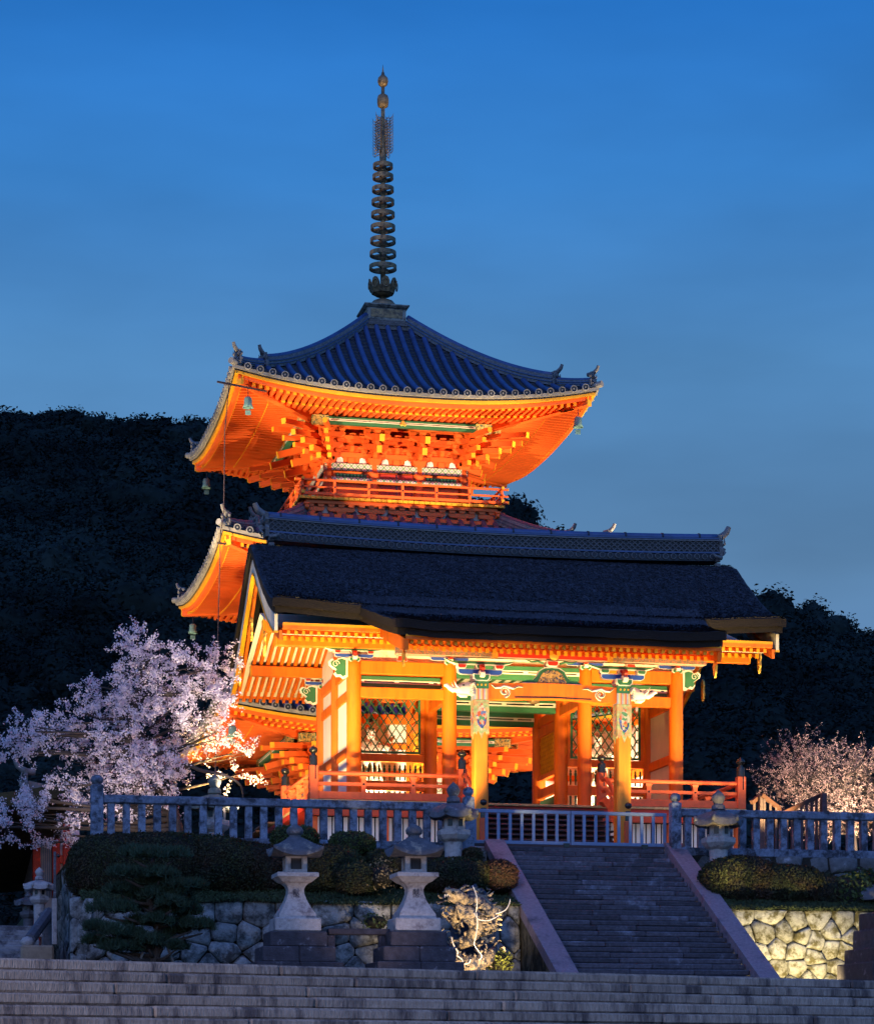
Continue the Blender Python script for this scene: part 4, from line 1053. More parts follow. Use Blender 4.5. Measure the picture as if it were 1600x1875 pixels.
def giboshi(parent, x, y, z, w=.26, post_z0=None, mt=RAILP):
    m = MB(); m.cbox((x-w/2, y-w/2, post_z0), (x+w/2, y+w/2, z), .02); p = part('newel', m, mt, parent)
    m = MB(); r = w*.46
    m.lathe([(r, 0), (r, .26), (r*.9, .30), (r*.55, .31), (r*.5, .36), (r*.95, .41), (r*1.12, .46), (r*1.0, .52), (r*.6, .56), (r*.15, .585), (.01, .62)], (x, y, z), 18); part('black_finial', m, DARKP, p, 50)
    m = MB(); m.box((x+w*.08, y-w/2-.012, z-.42), (x+w*.2, y-w/2, z)); part('strap', m, DARKP, p)
    return p
def rail_run(a, b, n, closed=True):
    """three-rail balustrade between a and b (Z = floor)"""
    a = Vector(a); b = Vector(b); d = (b-a).normalized(); e = Vector((0, 0, 1))
    for nm, dz, w_, h in (('bottom_rail', .13, .16, .22), ('middle_rail', .48, .09, .10)):
        m = MB(); m.beam(a+e*dz, b+e*dz, w_, h); part(nm, m, RAILP, G)
    m = MB(); m.tube([a+e*.80, (a+b)/2+e*.80, b+e*.80], .065, 10); part('top_rail', m, RAILP, G, 40)
    for i in range(n+1):
        p = a+(b-a)*((i+.0)/n) if n else a
        if 0 < i < n:
            m = MB(); m.beam(p+e*.24, p+e*.75, .14, .14, up=(0, 1, 0)); part('baluster_post', m, RAILP, G)
            m = MB(); m.beam(p+e*.60, p+e*.73, .11, .11, up=(0, 1, 0), w1=.24, h1=.20); part('saddle_block', m, RAILP, G)
            s_ = d.cross(e); m = MB(); c_ = p+e*.48+s_*.0
            m.tube([c_+Vector((0, -.052, 0)), c_+Vector((0, -.07, 0))], .035, 8); part('rail_stud', m, DARKP, G)
rail_run((11.95, 71.5, FZ), (16.54, 71.5, FZ), 3); rail_run((20.97, 71.5, FZ), (25.5, 71.5, FZ), 3)
rail_run((11.95, 71.5, FZ), (11.95, 77.0, FZ), 4); rail_run((25.5, 71.5, FZ), (25.5, 79.5, FZ), 5)
for x, y in ((11.95, 71.5), (16.54, 71.5), (20.97, 71.5), (25.5, 71.5), (11.95, 77.0), (25.5, 79.5)): giboshi(G, x, y, 10.62, .27, 9.6)
for x in (16.54, 20.97):                 # sweeping stair rails
    pts = lambda dz: [Vector((x, 71.45, FZ+dz)), Vector((x, 71.0, FZ+dz-.02)), Vector((x, 70.5, FZ+dz-.28)), Vector((x, 69.9, FZ+dz-.78)), Vector((x, 69.3, FZ+dz-1.25)), Vector((x, 68.9, FZ+dz-1.45))]
    m = MB(); m.tube(pts(.80), .07, 10); part('stair_top_rail', m, RAILP, G, 40)
    m = MB(); m.tube(pts(.46), .06, 4, sq=1.3); part('stair_middle_rail', m, RAILP, G)
    m = MB(); m.tube(pts(.10), .12, 4, sq=1.3); part('stair_string', m, RAILP, G)
    giboshi(G, x, 68.75, 8.85, .25, 7.8)
# side stair at the left back post
for k in range(6):
    m = MB(); m.cbox((11.3-.3*k, 77.1, 9.4-.28*k), (11.65-.3*k, 79.5, 9.46-.28*k), .01); part('side_tread', m, DKWOOD, G)

# --- guardian figures behind the lattices
def guardian(x, y, label, flip=1):
    t = thing('guardian_statue', label, 'statue', (x, y, 9.6), 'guardian statues in the gate alcoves')
    me = bpy.data.meshes.new('body'); J = {}
    pts = [(0,0,1.55), (0,0,1.95), (0,0,2.35), (0,-.02,2.62), (0,-.04,2.88), (0,-.05,3.08), (-.42,0,2.42), (-.78,-.1,2.15), (-.70,-.42,2.35), (.42,0,2.42), (.80,-.12,2.20), (.62,-.45,1.95), (-.26,0,1.35), (-.34,-.12,.75), (-.36,0,.10), (-.38,-.28,.06), (.26,0,1.35), (.36,-.05,.75), (.38,0,.10), (.42,-.26,.06)]
    ed = [(0,1),(1,2),(2,3),(3,4),(4,5),(2,6),(6,7),(7,8),(2,9),(9,10),(10,11),(0,12),(12,13),(13,14),(14,15),(0,16),(16,17),(17,18),(18,19)]
    rad = [.34,.32,.36,.14,.19,.15,.17,.13,.10,.17,.13,.10,.24,.20,.11,.09,.24,.20,.11,.09]
    pts = [(p[0]*flip, p[1], p[2]) for p in pts]
    me.from_pydata(pts, ed, []); o = bpy.data.objects.new('body', me); put(o, t, (x, y, 9.6))
    md = o.modifiers.new('skin', 'SKIN'); 
    if not me.skin_vertices: 
        bpy.context.view_layer.objects.active = o
    sk = me.skin_vertices[0].data if me.skin_vertices else None
    if sk:
        for i, r in enumerate(rad): sk[i].radius = (r, r)
        sk[0].use_root = True
    o.modifiers.new('sub', 'SUBSURF').render_levels = 2
    me.materials.append(mat('painted_statue_skin', (.62,.56,.46), .6, .3, 5, .4, col2=(.30,.10,.05), c2lo=.56, c2hi=.62, c2scale=4))
    m = MB(); 
    for i in range(14):
        a = 2*PI*i/14; m.tube([(x+.30*math.cos(a), y+.24*math.sin(a), 11.45), (x+.42*math.cos(a+.1), y+.34*math.sin(a+.1), 10.9), (x+.62*math.cos(a+.15), y+.5*math.sin(a+.15), 10.35)], [.06, .09, .05], 6)
    part('robe', m, mat('statue_robe', (.50,.45,.34), .7, .5, 5, .4, col2=(.10,.20,.16), c2lo=.5, c2hi=.55, c2scale=4), t, True)
    m = MB(); m.lathe([(.10, 0), (.13, .08), (.06, .16), (.02, .22)], (x, y-.04, 12.80), 12); part('topknot', m, DARKP, t, True)
    m = MB(); m.tube([(x, y-.21, 12.53), (x, y-.28, 12.46), (x, y-.20, 12.42)], [.03, .05, .03], 8); part('nose', m, CREAM, t, True)
    for q in (-1, 1):
        m = MB(); m.lathe([(.01, -.03), (.035, 0), (.01, .03)], (x+q*.075, y-.20, 12.56), 8); part('eye', m, DARKP, t, True)
    m = MB(); m.tube([(x-.07, y-.20, 12.36), (x, y-.225, 12.345), (x+.07, y-.20, 12.36)], .018, 6); part('mouth', m, REDP, t)
    for i in range(9):
        a = PI*i/8; m = MB(); m.tube([(x+math.cos(a)*.75, y+.30, 11.9+math.sin(a)*.9), (x+math.cos(a)*.95, y+.32, 11.9+math.sin(a)*1.15+.1)], [.10, .02], 6); part('flame_tongue', m, mat('statue_halo', (.45,.38,.26), .6, .4, 4, .2), t)
    m = MB(); m.tube([(x-flip*.70, y-.45, 11.0), (x-flip*.70, y-.45, 13.0)], .035, 8); part('staff', m, GOLD, t)
    m = MB(); m.lathe([(.85, 0), (.80, .12), (.62, .2), (.66, .3)], (x, y, 9.6), 20); part('pedestal', m, CREAM, t, True)
guardian(14.8, 77.25, 'painted guardian statue behind the green lattice in the left alcove', 1)
guardian(22.5, 77.25, 'painted guardian statue behind the green lattice in the right alcove', -1)
# lantern hanging in the passage
t = thing('hanging_lantern', 'dark bronze lantern hanging under the passage ceiling of the gate', 'lantern', (19.5, 74.2, 13.1))
m = MB(); m.lathe([(.05, 0), (.20, .06), (.22, .12), (.22, .38), (.30, .42), (.18, .52), (.05, .60)], (19.5, 74.2, 13.1), 6); part('lantern_body', m, BRONZE, t)
m = MB(); m.tube([(19.5, 74.2, 13.7), (19.5, 74.2, 14.04)], .015, 6); part('chain', m, BRONZE, t)
# long ropes/cables for rain chains hung under the head beams

# ================================================================ PAGODA
PX, PY = 18.06, 91.7
pag = thing('pagoda', 'tall three storey vermilion pagoda with bronze spire behind the gate', 'pagoda', (PX, PY, UZ))
def pp_(name, m, mats, parent=None, k=0, smooth=False, stuff=False, loc=(0,0,0)):
    """mesh in pagoda coordinates (front side towards -Y), turned k quarter turns"""
    o = bpy.data.objects.new(name, m if isinstance(m, bpy.types.Mesh) else m.mesh(name, mats, smooth)); COL.objects.link(o); o.parent = parent or pag
    off = Vector((0, 0, -UZ)) if (parent is None or parent is pag) else Vector((0, 0, 0))
    o.rotation_euler = (0, 0, k*PI/2); o.location = Vector(loc)+off
    WL[o.name] = Vector((PX, PY, 0)); o.rotation_euler = (0, 0, k*PI/2)
    if stuff: o['kind'] = 'stuff'
    return o
EDGE = mat('tile_edge_strip', (.30, .27, .23), .8, .3, 4, .2)
def build_roof(h, Zm, lift, t0, Zt, rows=True, front_detail=True, bi=3.3, tile=TILE, name='upper'):
    H = Zt-Zm
    def lf(s, t): return lift*(min(1.0, abs(s)/h))**2.4*max(0, min(1, (t-t0)/(h-t0)))**1.3
    def lu(s, t): return lift*(min(1.0, abs(s)/h))**2.4*max(0, min(1, (t-2.2)/(h-2.2)))
    def zs(s, t):
        f = max(0, 1-(t-t0)/(h-t0)); return Zm+H*(.60*f+.40*f*f)+lf(s, t)
    roots = []
    for k in range(4):
        m = MB()
        def f(u, v):
            t = t0+(h-t0)*v; s = (u*2-1)*t; return (s, -t, zs(s, t)-.03)
        m.grid(f, 28, 14); n0 = len(m.v)
        m.grid(lambda u, v: (f(u, v)[0], f(u, v)[1], f(u, v)[2]-.12), 28, 14, flip=True)
        rt = pp_('roof', m, TILEDK, None, k, True); roots.append(rt)
    # tile rows
    sp_ = .445; n = int(h/sp_); rows_ = [i*sp_ for i in range(-n, n+1)]
    for s in rows_:
        a = max(t0, abs(s)+.12)
        if a > h-.25: continue
        m = MB(); q = 7; pts = [(s, -(a+(h+.03-a)*i/q), zs(s, a+(h-a)*i/q)+.01) for i in range(q+1)]
        m.tube(pts, .108, 8, cap=False); me = m.mesh('tile_row', tile, True)
        e = pts[-1]; d = MB(); d.lathe([(.10, 0), (.10, .05)], (0,0,0), 16, 0); d.lathe([(.128, -.02), (.128, .07), (.10, .075), (.10, .04)], (0,0,0), 16, 1, capt=False); d.lathe([(.03, .05), (.03, .06)], (0,0,0), 8, 1)
        d.xf(Matrix.Translation((e[0], e[1]+.02, e[2]-.01)) @ Matrix.Rotation(PI/2, 4, 'X')); de = d.mesh('tile_end', [TILEDK, TILEEND])
        for k in (0, 1, 3, 2):
            pp_('tile_row', me, None, roots[k], 0).rotation_euler = (0,0,0)
            pp_('tile_end', de, None, roots[k], 0).rotation_euler = (0,0,0)
    # pan tile lips: thin courses between the rows
    m = MB(); nc = 26
    for c in range(2, nc):
        t = t0+(h-t0)*c/nc; seg = 14
        for i in range(seg):
            s0 = -t+2*t*i/seg; s1 = -t+2*t*(i+1)/seg
            m.add([(s0, -t, zs(s0, t)-.028), (s1, -t, zs(s1, t)-.028), (s1, -t, zs(s1, t)+.012), (s0, -t, zs(s0, t)+.012), (s0, -t+.16, zs(s0, t-.16)-.028), (s1, -t+.16, zs(s1, t-.16)-.028)], [(0,1,2,3), (3,2,5,4)])
    pm = m.mesh('pan_tile_lips', TILEDK)
    for k in range(4): pp_('pan_tile_lips', pm, None, roots[k], stuff=True)
    # eave strips
    def strip(hh, za, zb, th, nseg=26):
        m = MB()
        for i in range(nseg):
            s0 = -hh+2*hh*i/nseg; s1 = -hh+2*hh*(i+1)/nseg; l0, l1 = lf(s0*h/hh, h), lf(s1*h/hh, h)
            m.hexa([(s0, -hh, Zm+za+l0), (s1, -hh, Zm+za+l1), (s1*(hh-th)/hh, -hh+th, Zm+za+l1), (s0*(hh-th)/hh, -hh+th, Zm+za+l0)],
                   [(s0, -hh, Zm+zb+l0), (s1, -hh, Zm+zb+l1), (s1*(hh-th)/hh, -hh+th, Zm+zb+l1), (s0*(hh-th)/hh, -hh+th, Zm+zb+l0)])
        return m
    for nm, hh, za, zb, th, mt in (('eave_tile_edge', h+.01, -.17, -.05, .3, EDGE), ('under_edge', h-.07, -.225, -.172, .3, DARKP), ('gilt_eave_board', h-.10, -.33, -.228, .25, YEL), ('eave_board', h-.22, -.47, -.333, .22, VERM), ('inner_eave_board', h-1.62, -.40, -.27, .16, VERM)):
        me = strip(hh, za, zb, th).mesh(nm, mt)
        for k in range(4): pp_(nm, me, None, None, k)
    # soffit (grey-white boards over the rafters)
    m = MB()
    def so(u, v):
        t = bi-.2+(h-.3-bi+.2)*v; s = (u*2-1)*t; return (s, -t, Zm-.05-.24*(t-bi)/(h-bi)+lu(s, t)-.01)
    m.grid(so, 24, 8, flip=True); me = m.mesh('soffit', VERM)
    for k in range(4): pp_('soffit', me, None, None, k)
    # rafters: base and flying; single objects at the front, joined elsewhere
    def raf(s, ta, tb, za, zb, w, hh, m):
        ta = max(ta, abs(s)+.10)
        if ta > tb-.15: return False
        zo = Zm+zb+lu(s, tb); zi = Zm+za+(zb-za)*(0 if tb == ta else 0)+lu(s, ta)
        f_ = (ta-bi)/(tb-bi) if ta > bi else 0
        zi = Zm+za+(zb-za)*max(0, f_)+lu(s, ta)
        m.hexa([(s-w/2, -tb, zo), (s+w/2, -tb, zo), (s+w/2, -ta, zi), (s-w/2, -ta, zi)], [(s-w/2, -tb, zo+hh), (s+w/2, -tb, zo+hh), (s+w/2, -ta, zi+hh), (s-w/2, -ta, zi+hh)], 0)
        e = .008; m.box((s-w/2-e, -tb-.014, zo-e), (s+w/2+e, -tb, zo+hh+e), 1); return True
    stp = .248; n = int((h-.2)/stp)
    js = {}
    for i in range(-n, n+1):
        s = i*stp+.0
        for nm, ta, tb, za, zb, w, hh in (('base_rafter', bi, h-1.55, -.20, -.43, .115, .13), ('flying_rafter', h-1.75, h-.40, -.40, -.47, .105, .12)):
            m = MB()
            if nm == 'flying_rafter':
                ta2 = max(ta, abs(s)+.10)
                if ta2 > tb-.12: continue
                zo, zi = Zm-.49+lu(s, tb), Zm-.36+lu(s, ta2); 
                m.hexa([(s-w/2, -tb, zo), (s+w/2, -tb, zo), (s+w/2, -ta2, zi), (s-w/2, -ta2, zi)], [(s-w/2, -tb, zo+hh), (s+w/2, -tb, zo+hh), (s+w/2, -ta2, zi+hh), (s-w/2, -ta2, zi+hh)], 0)
                e = .008; m.box((s-w/2-e, -tb-.014, zo-e), (s+w/2+e, -tb, zo+hh+e), 1)
            elif not raf(s, ta, tb, za, zb, w, hh, m): continue
            if front_detail: pp_(nm, m.mesh(nm, [VERM, YEL]), None, roots[0], 0).rotation_euler = (0,0,0)
            J = js.setdefault(nm, MB()); J.v, o_ = J.v, len(J.v); J.v.extend(m.v); J.f.extend(tuple(a+o_ for a in f) for f in m.f); J.mi.extend(m.mi)
    for nm, J in js.items():
        me = J.mesh(nm, [VERM, YEL])
        for k in ((1, 2, 3) if front_detail else range(4)): pp_(nm, me, None, None, k, stuff=True)
    # hips: diagonal rafters below, ridges and end ornaments above
    q = math.sqrt(.5)
    for k in range(4):
        m = MB(); za, zb = Zm-.35, Zm-.52+lift
        m.beam((bi-.6, -(bi-.6), za), (h-.30, -(h-.30), zb), .26, .30); m.box((0,0,0),(0,0,0)) if False else None
        hr = pp_('hip_rafter', m, VERM, None, k)
        m = MB(); m.beam((h-.30, -(h-.30), zb), (h-.27, -(h-.27), zb), .28, .32); pp_('hip_rafter_cap', m, YEL, None, k)
        for (ta, tb, hh, ww) in ((t0+.02, h*.80, .40, .30), (h*.80, h*.965, .24, .24)):
            m = MB(); ns = 14; P = []
            for i in range(ns+1):
                t = ta+(tb-ta)*i/ns; P.append(Vector((t, -t, zs(t, t)+.02)))
            for a, b in zip(P, P[1:]): m.beam(a+Vector((0,0,hh*.4)), b+Vector((0,0,hh*.4)), ww*.75, hh*.9)
            m2 = MB()
            for a, b in zip(P, P[1:]): m2.beam(a+Vector((0,0,hh*.55)), b+Vector((0,0,hh*.55)), ww, .035)
            for a, b in zip(P, P[1:]): m2.beam(a+Vector((0,0,hh*.25)), b+Vector((0,0,hh*.25)), ww, .03)
            m3 = MB(); m3.tube([p+Vector((0,0,hh*.92)) for p in P], .10 if hh > .3 else .085, 8)
            pp_('hip_ridge', m, ORN, None, k); pp_('hip_ridge_course', m2, tile, None, k); pp_('hip_ridge_cap', m3, tile, None, k, True)
    dirs = ((-1, -1), (1, -1), (-1, 1), (1, 1))
    for dx, dy in dirs:
        for tt, s_ in ((h*.80+.05, .66), (h*.965+.03, .62)):
            z = zs(tt, min(tt, h))
            horn(pag, (PX+dx*tt, PY+dy*tt, z+.22), (dx*q, dy*q, 0), s_)
    # corner tiles pointing out
        m = MB(); z = Zm+lift+.02; m.tube([(PX+dx*(h-.25), PY+dy*(h-.25), z-.04), (PX+dx*(h+.10), PY+dy*(h+.10), z+.03)], [.11, .12], 10); part('corner_tile', m, TILEEND, pag)
    return zs
# body storeys ---------------------------------------------------
def storey(b, z0, z1, main=False):
    for k in range(4):
        m = MB(); m.box((-b, -b, z0), (b, -b+.15, z1)); w_ = pp_('storey_wall', m, WHITEP if main else VERM, None, k)
        for i in range(4):
            s = -b+2*b*i/3; m = MB(); m.lathe([(.19, 0), (.19, z1-z0)], (s, -b, z0), 16); pp_('column', m, VERM, w_, smooth=40).rotation_euler = (0,0,0)
        for za, zb in ((z0, z0+.22), (z0+.9, z0+1.08), (z1-.30, z1-.08)):
            m = MB(); m.cbox((-b-.15, -b-.13, za), (b+.15, -b-.002, zb), .01); pp_('wall_beam', m, VERM, w_).rotation_euler = (0,0,0)
        m = MB(); m.box((-b/3+.25, -b-.06, z0+.22), (b/3-.25, -b-.003, z1-.35)); pp_('door', m, REDP, w_)
        m = MB(); m.box((-.02, -b-.075, z0+.22), (.02, -b-.061, z1-.35)); pp_('door_seam', m, DARKP, w_)
        for sg in (-1, 1):
            x0, x1 = sorted((sg*(b/3+.28), sg*(b-.28)))
            m = MB(); m.box((x0, -b-.05, z0+1.08), (x1, -b-.003, z1-.4)); g_ = pp_('lattice_window', m, DGREEN, w_)
            nb = int((x1-x0)/.13)
            for i in range(nb):
                xx = x0+.06+i*(x1-x0-.12)/max(1, nb-1); m = MB(); m.box((xx-.028, -b-.10, z0+1.10), (xx+.028, -b-.052, z1-.42)); 
                if i == 0: acc = MB()
                acc.add(m.v, m.f)
            pp_('window_bars', acc, GREEN, w_, stuff=True)
def cluster(z, t, steps=2, sh=.30):
    """list of (name, MB, mats) for one stepped bracket set at s=0"""
    out = []
    m = MB(); m.prism([(-.15, z), (-.24, z+.12), (-.24, z+.24), (.24, z+.24), (.24, z+.12), (.15, z)], -t-.24, -t+.2, 'Y'); out.append(('bearing_block', m))
    for n in range(steps+1):
        zz = z+.24+n*sh; tt = t+.36*n
        m = MB(); m.prism(arm_poly(0, zz, .98, .19), -tt-.075, -tt+.075, 'Y'); out.append(('bracket_arm', m))
        m = MB(); tl = tt+.42 if n < steps else tt+.1
        m.prism([(-tl, zz+.20), (-tl, zz+.10), (-tl+.10, zz+.02), (-tl+.22, zz), (-t+.1, zz), (-t+.1, zz+.20)], -.07, .07, 'X'); out.append(('projecting_arm', m))
        for q in (-.38, 0, .38):
            m = MB(); m.prism([(q-.08, zz+.20), (q-.125, zz+.255), (q-.125, zz+.335), (q+.125, zz+.335), (q+.125, zz+.255), (q+.08, zz+.20)], -tt-.12, -tt+.12, 'Y'); out.append(('small_block', m))
    return out
def tail(z, t, L=1.55, drop=.42, w=.17, h=.24):
    m = MB(); a = Vector((0, -t, z)); b = Vector((0, -t-L, z-drop)); m.beam(a, b, w, h); n = len(m.f)
    d = (b-a).normalized(); m.beam(b, b+d*.03, w+.02, h+.02, mi=1); return m
def bracket_zone(b, z, detail, k_list=(0, 1, 2, 3), steps=2):
    cols = [-b+2*b*i/3 for i in range(4)]
    J = MB(); JT = MB()
    for nm, m in cluster(z, b, steps):
        J.add(m.v, m.f)
    jm = J.mesh('bracket_cluster', VERM); J2 = MB(); [J2.add(m.v, m.f) for nm, m in cluster(z+.22, b-.12, 1, .32)[1:]]; jm2 = J2.mesh('bracket_cluster', VERM); tm = tail(z+1.05, b+.3, 1.35, .38).mesh('tail_rafter', [VERM, YEL]); tm2 = tail(z+.62, b+.1, 1.0, .24).mesh('tail_rafter', [VERM, YEL])
    for k in k_list:
        mz = MB(); mz.box((-b-.05, -b-.02, z-.08), (b+.05, -b+.1, z+1.35)); zone = pp_('bracket_wall', mz, VERM, None, k)
        for n in range(1, steps+1):                      # continuous bearers above each step
            tt = b+.36*n; zz = z+.24+n*.30+.335
            m = MB(); m.cbox((-tt-.15, -tt-.07, zz), (tt+.15, -tt+.07, zz+.14), .01); pp_('bearer', m, VERM, zone)
        m = MB(); m.cbox((-b-.1, -b-.10, z+.58), (b+.1, -b-.021, z+.72), .01); pp_('wall_bearer', m, VERM, zone)
        for s in cols:
            if detail and k == 0:
                for nm, m in cluster(z, b, steps):
                    o = pp_(nm, m, VERM, zone); o.location.x += s
            else:
                o = pp_('bracket_cluster', jm, None, zone, stuff=True); o.location.x += s
            if abs(s) < b-.1:
                o = pp_('tail_rafter', tm, None, zone); o.location.x += s
                o = pp_('tail_rafter', tm2, None, zone); o.location.x += s
        mids = [(cols[i]+cols[i+1])/2 for i in range(3)]
        for s in mids:
            if detail and k == 0:
                for nm, m in cluster(z+.22, b-.12, 1, .32)[1:]:
                    o = pp_(nm, m, VERM, zone); o.location.x += s
            else:
                o = pp_('bracket_cluster', jm2, None, zone, stuff=True); o.location.x += s
        for i in range(6):
            s = -b+2*b*(i+.5)/6
            m = MB(); m.prism([(s-.20, z-.02), (s-.13, z+.10), (s-.10, z+.24), (s, z+.30), (s+.10, z+.24), (s+.13, z+.10), (s+.20, z-.02)][::-1], -b-.05, -b-.021, 'Y'); pp_('white_infill', m, WHITEP, zone)
        for i in range(3):                              # struts between the columns
            s = (cols[i]+cols[i+1])/2
            m = MB(); m.prism([(s-.13, z), (s-.10, z+.26), (s+.10, z+.26), (s+.13, z)], -b-.08, -b-.02, 'Y'); pp_('strut', m, VERM, zone)
            m = MB(); m.prism(arm_poly(s, z+.27, .9, .18), -b-.10, -b-.02, 'Y'); pp_('strut_arm', m, VERM, zone)
        # diagonal corner set
        for n, (L, zz, dr) in enumerate(((.9, z+.25, .05), (1.35, z+.50, .12), (1.9, z+.75, .2), (2.5, z+1.0, .28), (3.1, z+1.28, .30))):
            m = MB(); a = Vector((b-.2, -b+.2, zz)); q = math.sqrt(.5)
            bb = a+Vector((q*L, -q*L, -dr)); m.beam(a, bb, .18, .19); d = (bb-a).normalized(); m.beam(bb, bb+d*.03, .195, .205, mi=1); pp_('corner_arm', m, [VERM, YEL], zone)
            for sg in (0, 1):
                m = MB(); a2 = Vector((b+.02, -b+.1, zz-.05)) if sg else Vector((b-.1, -b-.02, zz-.05)); dd = Vector((1, -.28, 0)) if sg else Vector((.28, -1, 0)); dd.normalize()
                bb = a2+dd*(L*.72)-Vector((0, 0, dr*.6)); m.beam(a2, bb, .14, .16); m.beam(bb, bb+dd*.03, .155, .175, mi=1); pp_('corner_arm', m, [VERM, YEL], zone)
# eave purlin in green with stripes
def green_purlin(t, z, hl, k_list=(0, 1, 2, 3)):
    for k in k_list:
        m = MB(); m.cbox((-hl, -t-.12, z-.15), (hl, -t+.12, z+.13), .03); p = pp_('green_purlin', m, GREEN, None, k)
        m = MB(); m.box((-hl+.62, -t-.130, z-.05), (hl-.62, -t-.118, z+.035)); pp_('white_stripe', m, CREAM, p)
        m = MB(); m.box((-hl+.7, -t-.137, z-.018), (hl-.7, -t-.129, z+.004)); pp_('black_line', m, DARKP, p)
        for sg in (-1, 1):
            x0, x1 = sorted((sg*(hl+.01), sg*(hl-.6))); m = MB(); m.box((x0, -t-.135, z-.165), (x1, -t+.125, z+.145)); pp_('gilt_end', m, mat('gilded_scroll_ends', (.50,.36,.10), .5, .6, 22, .3, col2=(.05,.10,.07), c2lo=.50, c2hi=.54, c2scale=14), p)
        for dx, dz in ((-.06, -.03), (.06, -.03), (0, .06)):
            m = MB(); m.lathe([(.062, 0), (.062, .02), (.03, .03)], (0,0,0), 12); m.xf(Matrix.Translation((dx, -t-.138, z-.02+dz)) @ Matrix.Rotation(PI/2, 4, 'X')); pp_('gold_crest', m, GOLD, p)
FRZ = MT.get('frieze')
def frieze_mat():
    m = bpy.data.materials.new('patterned_frieze'); m.use_nodes = True; t = m.node_tree; b = t.nodes['Principled BSDF']; b.inputs['Roughness'].default_value = .6
    N = t.nodes.new; L = t.links.new
    tcn = N('ShaderNodeTexCoord'); s = N('ShaderNodeSeparateXYZ'); L(tcn.outputs['Object'], s.inputs[0])
    def mth(op, a, b_=None):
        n = N('ShaderNodeMath'); n.operation = op
        if hasattr(a, 'links'): L(a, n.inputs[0])
        else: n.inputs[0].default_value = a
        if b_ is not None:
            if hasattr(b_, 'links'): L(b_, n.inputs[1])
            else: n.inputs[1].default_value = b_
        return n.outputs[0]
    u = mth('MULTIPLY', s.outputs['X'], 4.0); v = mth('MULTIPLY', s.outputs['Z'], 4.0)
    a = mth('ABSOLUTE', mth('SUBTRACT', mth('FRACT', mth('ADD', u, v)), .5)); c = mth('ABSOLUTE', mth('SUBTRACT', mth('FRACT', mth('SUBTRACT', u, v)), .5))
    ln = mth('LESS_THAN', mth('MINIMUM', a, c), .09); dot = mth('GREATER_THAN', mth('MINIMUM', a, c), .34)
    m1 = N('ShaderNodeMix'); m1.data_type = 'RGBA'; m1.inputs[6].default_value = (.62,.55,.42,1); m1.inputs[7].default_value = (.06,.20,.10,1); L(ln, m1.inputs[0])
    m2 = N('ShaderNodeMix'); m2.data_type = 'RGBA'; L(m1.outputs[2], m2.inputs[6]); m2.inputs[7].default_value = (.30,.20,.42,1); L(dot, m2.inputs[0])
    L(m2.outputs[2], b.inputs['Base Color']); return m
FRZ = frieze_mat()
def frieze(b, za, zb, k_list=(0, 1, 2, 3)):
    for k in k_list:
        m = MB(); m.cbox((-b-.12, -b-.16, za), (b+.12, -b-.01, zb), .01); pp_('frieze_board', m, FRZ, None, k)
def balcony(t, z, k_list=(0, 1, 2, 3)):
    for k in k_list:
        m = MB(); m.box((-t+.05, -t+.05, z-.10), (t-.05, -2.2, z-.01)); fl = pp_('balcony_floor', m, VERM, None, k)
        n = 38; st_ = 2*t/n
        pm = MB(); pm.cbox((-st_/2+.008, -.01, -.10), (st_/2-.008, .30, .0), .006); pme = pm.mesh('plank_end', YEL)
        for i in range(n):
            o = pp_('plank_end', pme, None, fl); o.location = (-t+st_*(i+.5), -t, z)
        m = MB(); m.cbox((-t+.12, -t+.12, z-.24), (t-.12, -t+.26, z-.102), .01); pp_('edge_beam', m, VERM, fl)
        # brackets carrying the balcony, white plaster behind
        m = MB(); m.box((-t+.42, -t+.40, z-.62), (t-.42, -t+.5, z-.2)); pp_('plaster_panel', m, WHITEP, fl)
        for i in range(7):
            s = -t+.45+(2*t-.9)*i/6
            L_ = 1.02
            m = MB(); m.prism(arm_poly(s, z-.50, L_, .16), -t+.20, -t+.34, 'Y'); pp_('bracket_arm', m, VERM, fl)
            m = MB(); m.prism([(s-.14, z-.60), (s-.18, z-.52), (s+.18, z-.52), (s+.14, z-.60)], -t+.18, -t+.36, 'Y'); pp_('bearing_block', m, VERM, fl)
            for q in (-.38, 0, .38):
                m = MB(); m.prism([(s+q-.08, z-.34), (s+q-.12, z-.30), (s+q-.12, z-.24), (s+q+.12, z-.24), (s+q+.12, z-.30), (s+q+.08, z-.34)], -t+.16, -t+.36, 'Y'); pp_('small_block', m, VERM, fl)
        m = MB(); m.cbox((-t+.15, -t+.13, z-.88), (t-.15, -t+.45, z-.61), .015); pp_('base_beam', m, VERM, fl)
        # railing
        for dz, w_, h_ in ((.12, .09, .11), (.36, .07, .07), (.62, .08, .08)):
            m = MB(); m.cbox((-t-.16, -t+.10-w_/2, z+dz-h_/2), (t+.16, -t+.10+w_/2, z+dz+h_/2), .01); pp_('rail', m, VERM, fl)
        for s in [-t+.1]+[-t*.66, -t*.33, 0, t*.33, t*.66]+[t-.1]:
            m = MB(); m.cbox((s-.05, -t+.04, z+.0), (s+.05, -t+.15, z+.60), .01); pp_('rail_post', m, VERM, fl)
            m = MB(); m.tube([(s, -t+.035, z+.36), (s, -t+.015, z+.36)], .03, 8); pp_('rail_stud', m, DARKP, fl)
        for s in (-t-.16, t+.16):
            m = MB(); m.box((s-.012, -t+.04, z+.06), (s+.012, -t+.16, z+.18)); m.box((s-.012, -t+.05, z+.57), (s+.012, -t+.15, z+.67)); pp_('gilt_rail_end', m, YEL, fl)

